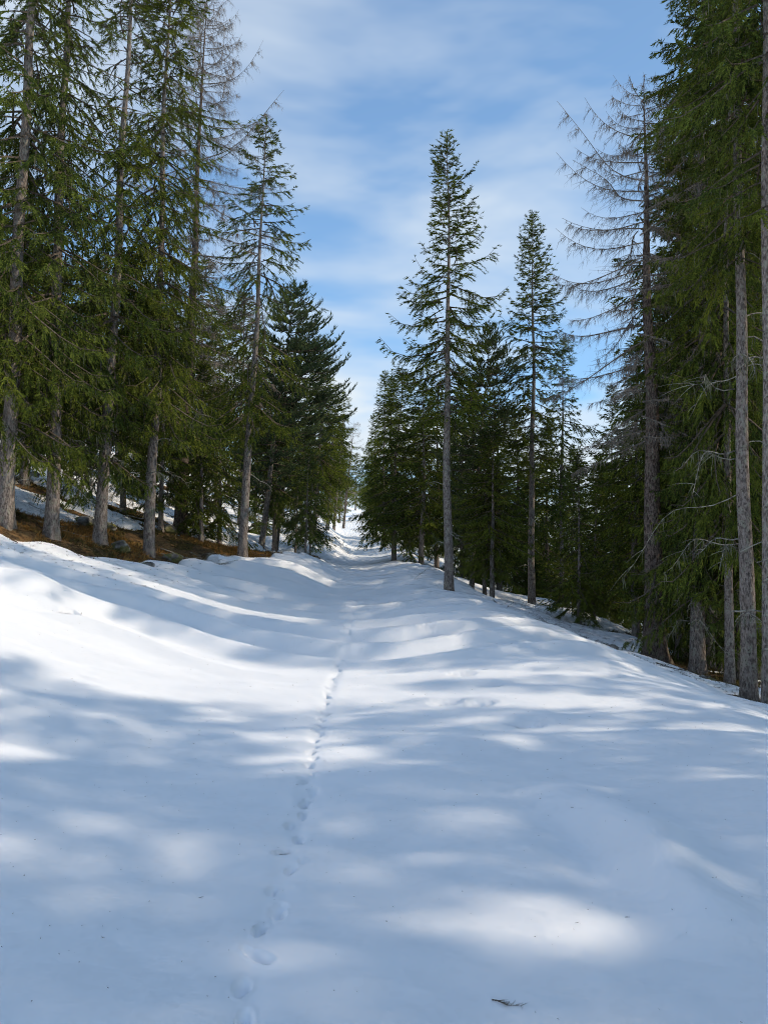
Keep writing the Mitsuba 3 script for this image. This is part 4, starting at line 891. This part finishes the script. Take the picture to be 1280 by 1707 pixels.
scene['dry_grass'] = mikit.ply(tufts(30000, (-15, -2.8), (16.5, 38), lambda x, y: (bare_strip(x, y) < 1.6) & patchy(x, y, 1.1, 0.02, 61), 0.08, 0.20, 0.012, 5, 1.0), 'grass_bsdf')
labels['dry_grass'] = dict(kind='stuff', label='orange dry grass on the bare bank between the left-hand trunks', category='grass')
scene['heath'] = mikit.ply(tufts(60000, (-24, -2.5), (17, 46), lambda x, y: patchy(x, y, 1.5, 0.0, 62), 0.05, 0.16, 0.014, 6, 1.1), 'heath_bsdf')
labels['heath'] = dict(kind='stuff', label='low brown heath and twigs on bare ground on the left slope', category='heath')
scene['undergrowth'] = mikit.ply(tufts(45000, (2.5, 24), (12, 44), lambda x, y: patchy(x, y, 1.5, -0.02, 63), 0.06, 0.20, 0.012, 7, 1.1), 'heath_bsdf')
labels['undergrowth'] = dict(kind='stuff', label='dark twiggy undergrowth on the slope below the track', category='undergrowth')

# needles, bark flakes and bits of twig scattered over the snow
g = np.random.default_rng(9)
parts_ = []
for n, xs, ys, l, w in ((700, (-3.2, 3.2), (1.8, 8), (.004, .014), .0012), (420, (-6, 5), (6, 16), (.008, .02), .002), (9000, (4, 15), (13, 30), (.02, .09), .007), (7000, (-16, -5), (15, 36), (.02, .09), .007)):
    x, y = g.uniform(*xs, n), g.uniform(*ys, n)
    z = snow_height(x, y, True) + 0.003
    d = unit(g.normal(size=(n, 3)) * np.array([1, 1, .15]))
    parts_.append(kites(np.stack([x, y, z + w], -1), d, g.uniform(*l, n) * (1 + 1.5 * (g.random(n) > .95)), w, g))
scene['litter'] = mikit.ply(join(parts_), 'litter_bsdf')
labels['litter'] = dict(kind='stuff', label='needles and bark bits scattered over the snow', category='litter')

# the sprig of lichen and needles lying in the near snow, and the sticks that show through
def sprig(name, x, y, L, az, label, group=None, n=9, r=0.004, lift=0.006, bs='litter_bsdf'):
    gg = np.random.default_rng(int(abs(x * 991 + y * 77)))
    t = np.linspace(0, 1, 8)
    h = np.array([math.cos(az), math.sin(az)])
    xx, yy_ = x + h[0] * L * (t - .5) + 0.06 * L * np.sin(t * 7), y + h[1] * L * (t - .5) + 0.06 * L * np.cos(t * 6)
    P = np.stack([xx, yy_, ground_z(xx, yy_) + lift], -1)
    m = [tubes(P[None], (r * (1 - .7 * t))[None], 5)]
    k = gg.integers(1, 8, n)
    d = unit(np.stack([h[0] + gg.normal(size=n), h[1] + gg.normal(size=n), gg.uniform(-.02, .35, n)], -1))
    tw = np.linspace(0, 1, 4)
    m.append(tubes(P[k][:, None] + d[:, None] * (gg.uniform(.15, .4, n)[:, None] * L * tw)[..., None], r * .6 * (1 - .8 * tw)[None] * np.ones((n, 1)), 3))
    key = numbered(name)
    scene[key] = mikit.ply(join(m), bs)
    labels[key] = dict(label=label, category='twig' if name == 'twig' else 'branch', **({'group': group} if group else {}))


sprig('twig', 0.43, 2.74, 0.10, -0.35, 'small dark twig lying in the snow at the lower right of the track', n=16, r=0.0025, bs='branch_bark')
sprig('twig', -4.95, 12.02, 0.22, 0.3, 'dark stub in the melt hole on the left snow bank', n=5, r=0.012, lift=0.05)
sprig('fallen_branch', -5.95, 23.2, 1.9, 0.35, 'long pale fallen branch right of the clean pale grey trunk', n=12, r=0.02, lift=0.12, bs='dead_wood')
for (x, y, L, a) in ((-5.6, 23.9, 1.3, -0.3), (-6.3, 22.9, 1.2, 0.9), (-5.2, 25.0, 1.4, 0.2), (-5.7, 24.4, 1.0, 1.4), (-4.6, 28.3, 1.2, -0.6), (-4.0, 30.0, 1.3, -0.4), (-3.6, 32.0, 1.5, -0.7), (-3.3, 34.0, 1.2, -0.9), (-8.6, 19.9, 1.1, 0.5), (-9.6, 21.5, 1.4, -0.2)):
    sprig('fallen_branch', x, y, L, a, 'bare fallen branch lying with others on the brown bank under the left-hand trees', 'fallen branches on the brown bank', n=9, r=0.013, lift=0.07, bs='dead_wood')
for (x, y, L, a) in ((4.3, 21.5, 1.3, 0.6), (5.2, 19.6, 1.1, 0.2), (5.9, 18.2, 1.2, -0.4), (6.5, 16.6, 1.3, 0.4), (3.6, 23.5, 1.0, 1.0)):
    sprig('fallen_branch', x, y, L, a, 'dark fallen branch on the grey snow below the right shoulder of the track', 'fallen branches below the shoulder', n=9, r=0.012, lift=0.05, bs='branch_bark')


def sapling(x, y, h, label, group):
    gg = np.random.default_rng(int(x * -313 + y * 71) & 0xffff)
    z0 = float(ground_z(x, y)[0]) - 0.05
    t = np.linspace(0, 1, 6)
    P = np.stack([x + 0.04 * np.sin(t * 3), y + 0 * t, z0 + h * t], -1)
    m = [tubes(P[None], (0.014 * (1 - .7 * t))[None], 5)]
    n = 14
    k = gg.integers(1, 6, n)
    d = unit(gg.normal(size=(n, 3)) * np.array([1, 1, .2]) + UP * .3)
    m.append(kites(P[k], d, gg.uniform(.1, .3, n) * h, 0.012, gg))
    key = numbered('sapling')
    scene[key] = mikit.ply(join(m), 'branch_bark')
    labels[key] = dict(label=label, category='sapling', group=group)


for (x, y, h) in ((-2.75, 47, .45), (-2.45, 49, .4), (-2.2, 45, .35), (-3.1, 50, .5), (-2.9, 53, .5)):
    sapling(x, y, h, 'tiny dark seedling sticking out of the snow bank left of the far track', 'seedlings on the far snow bank')
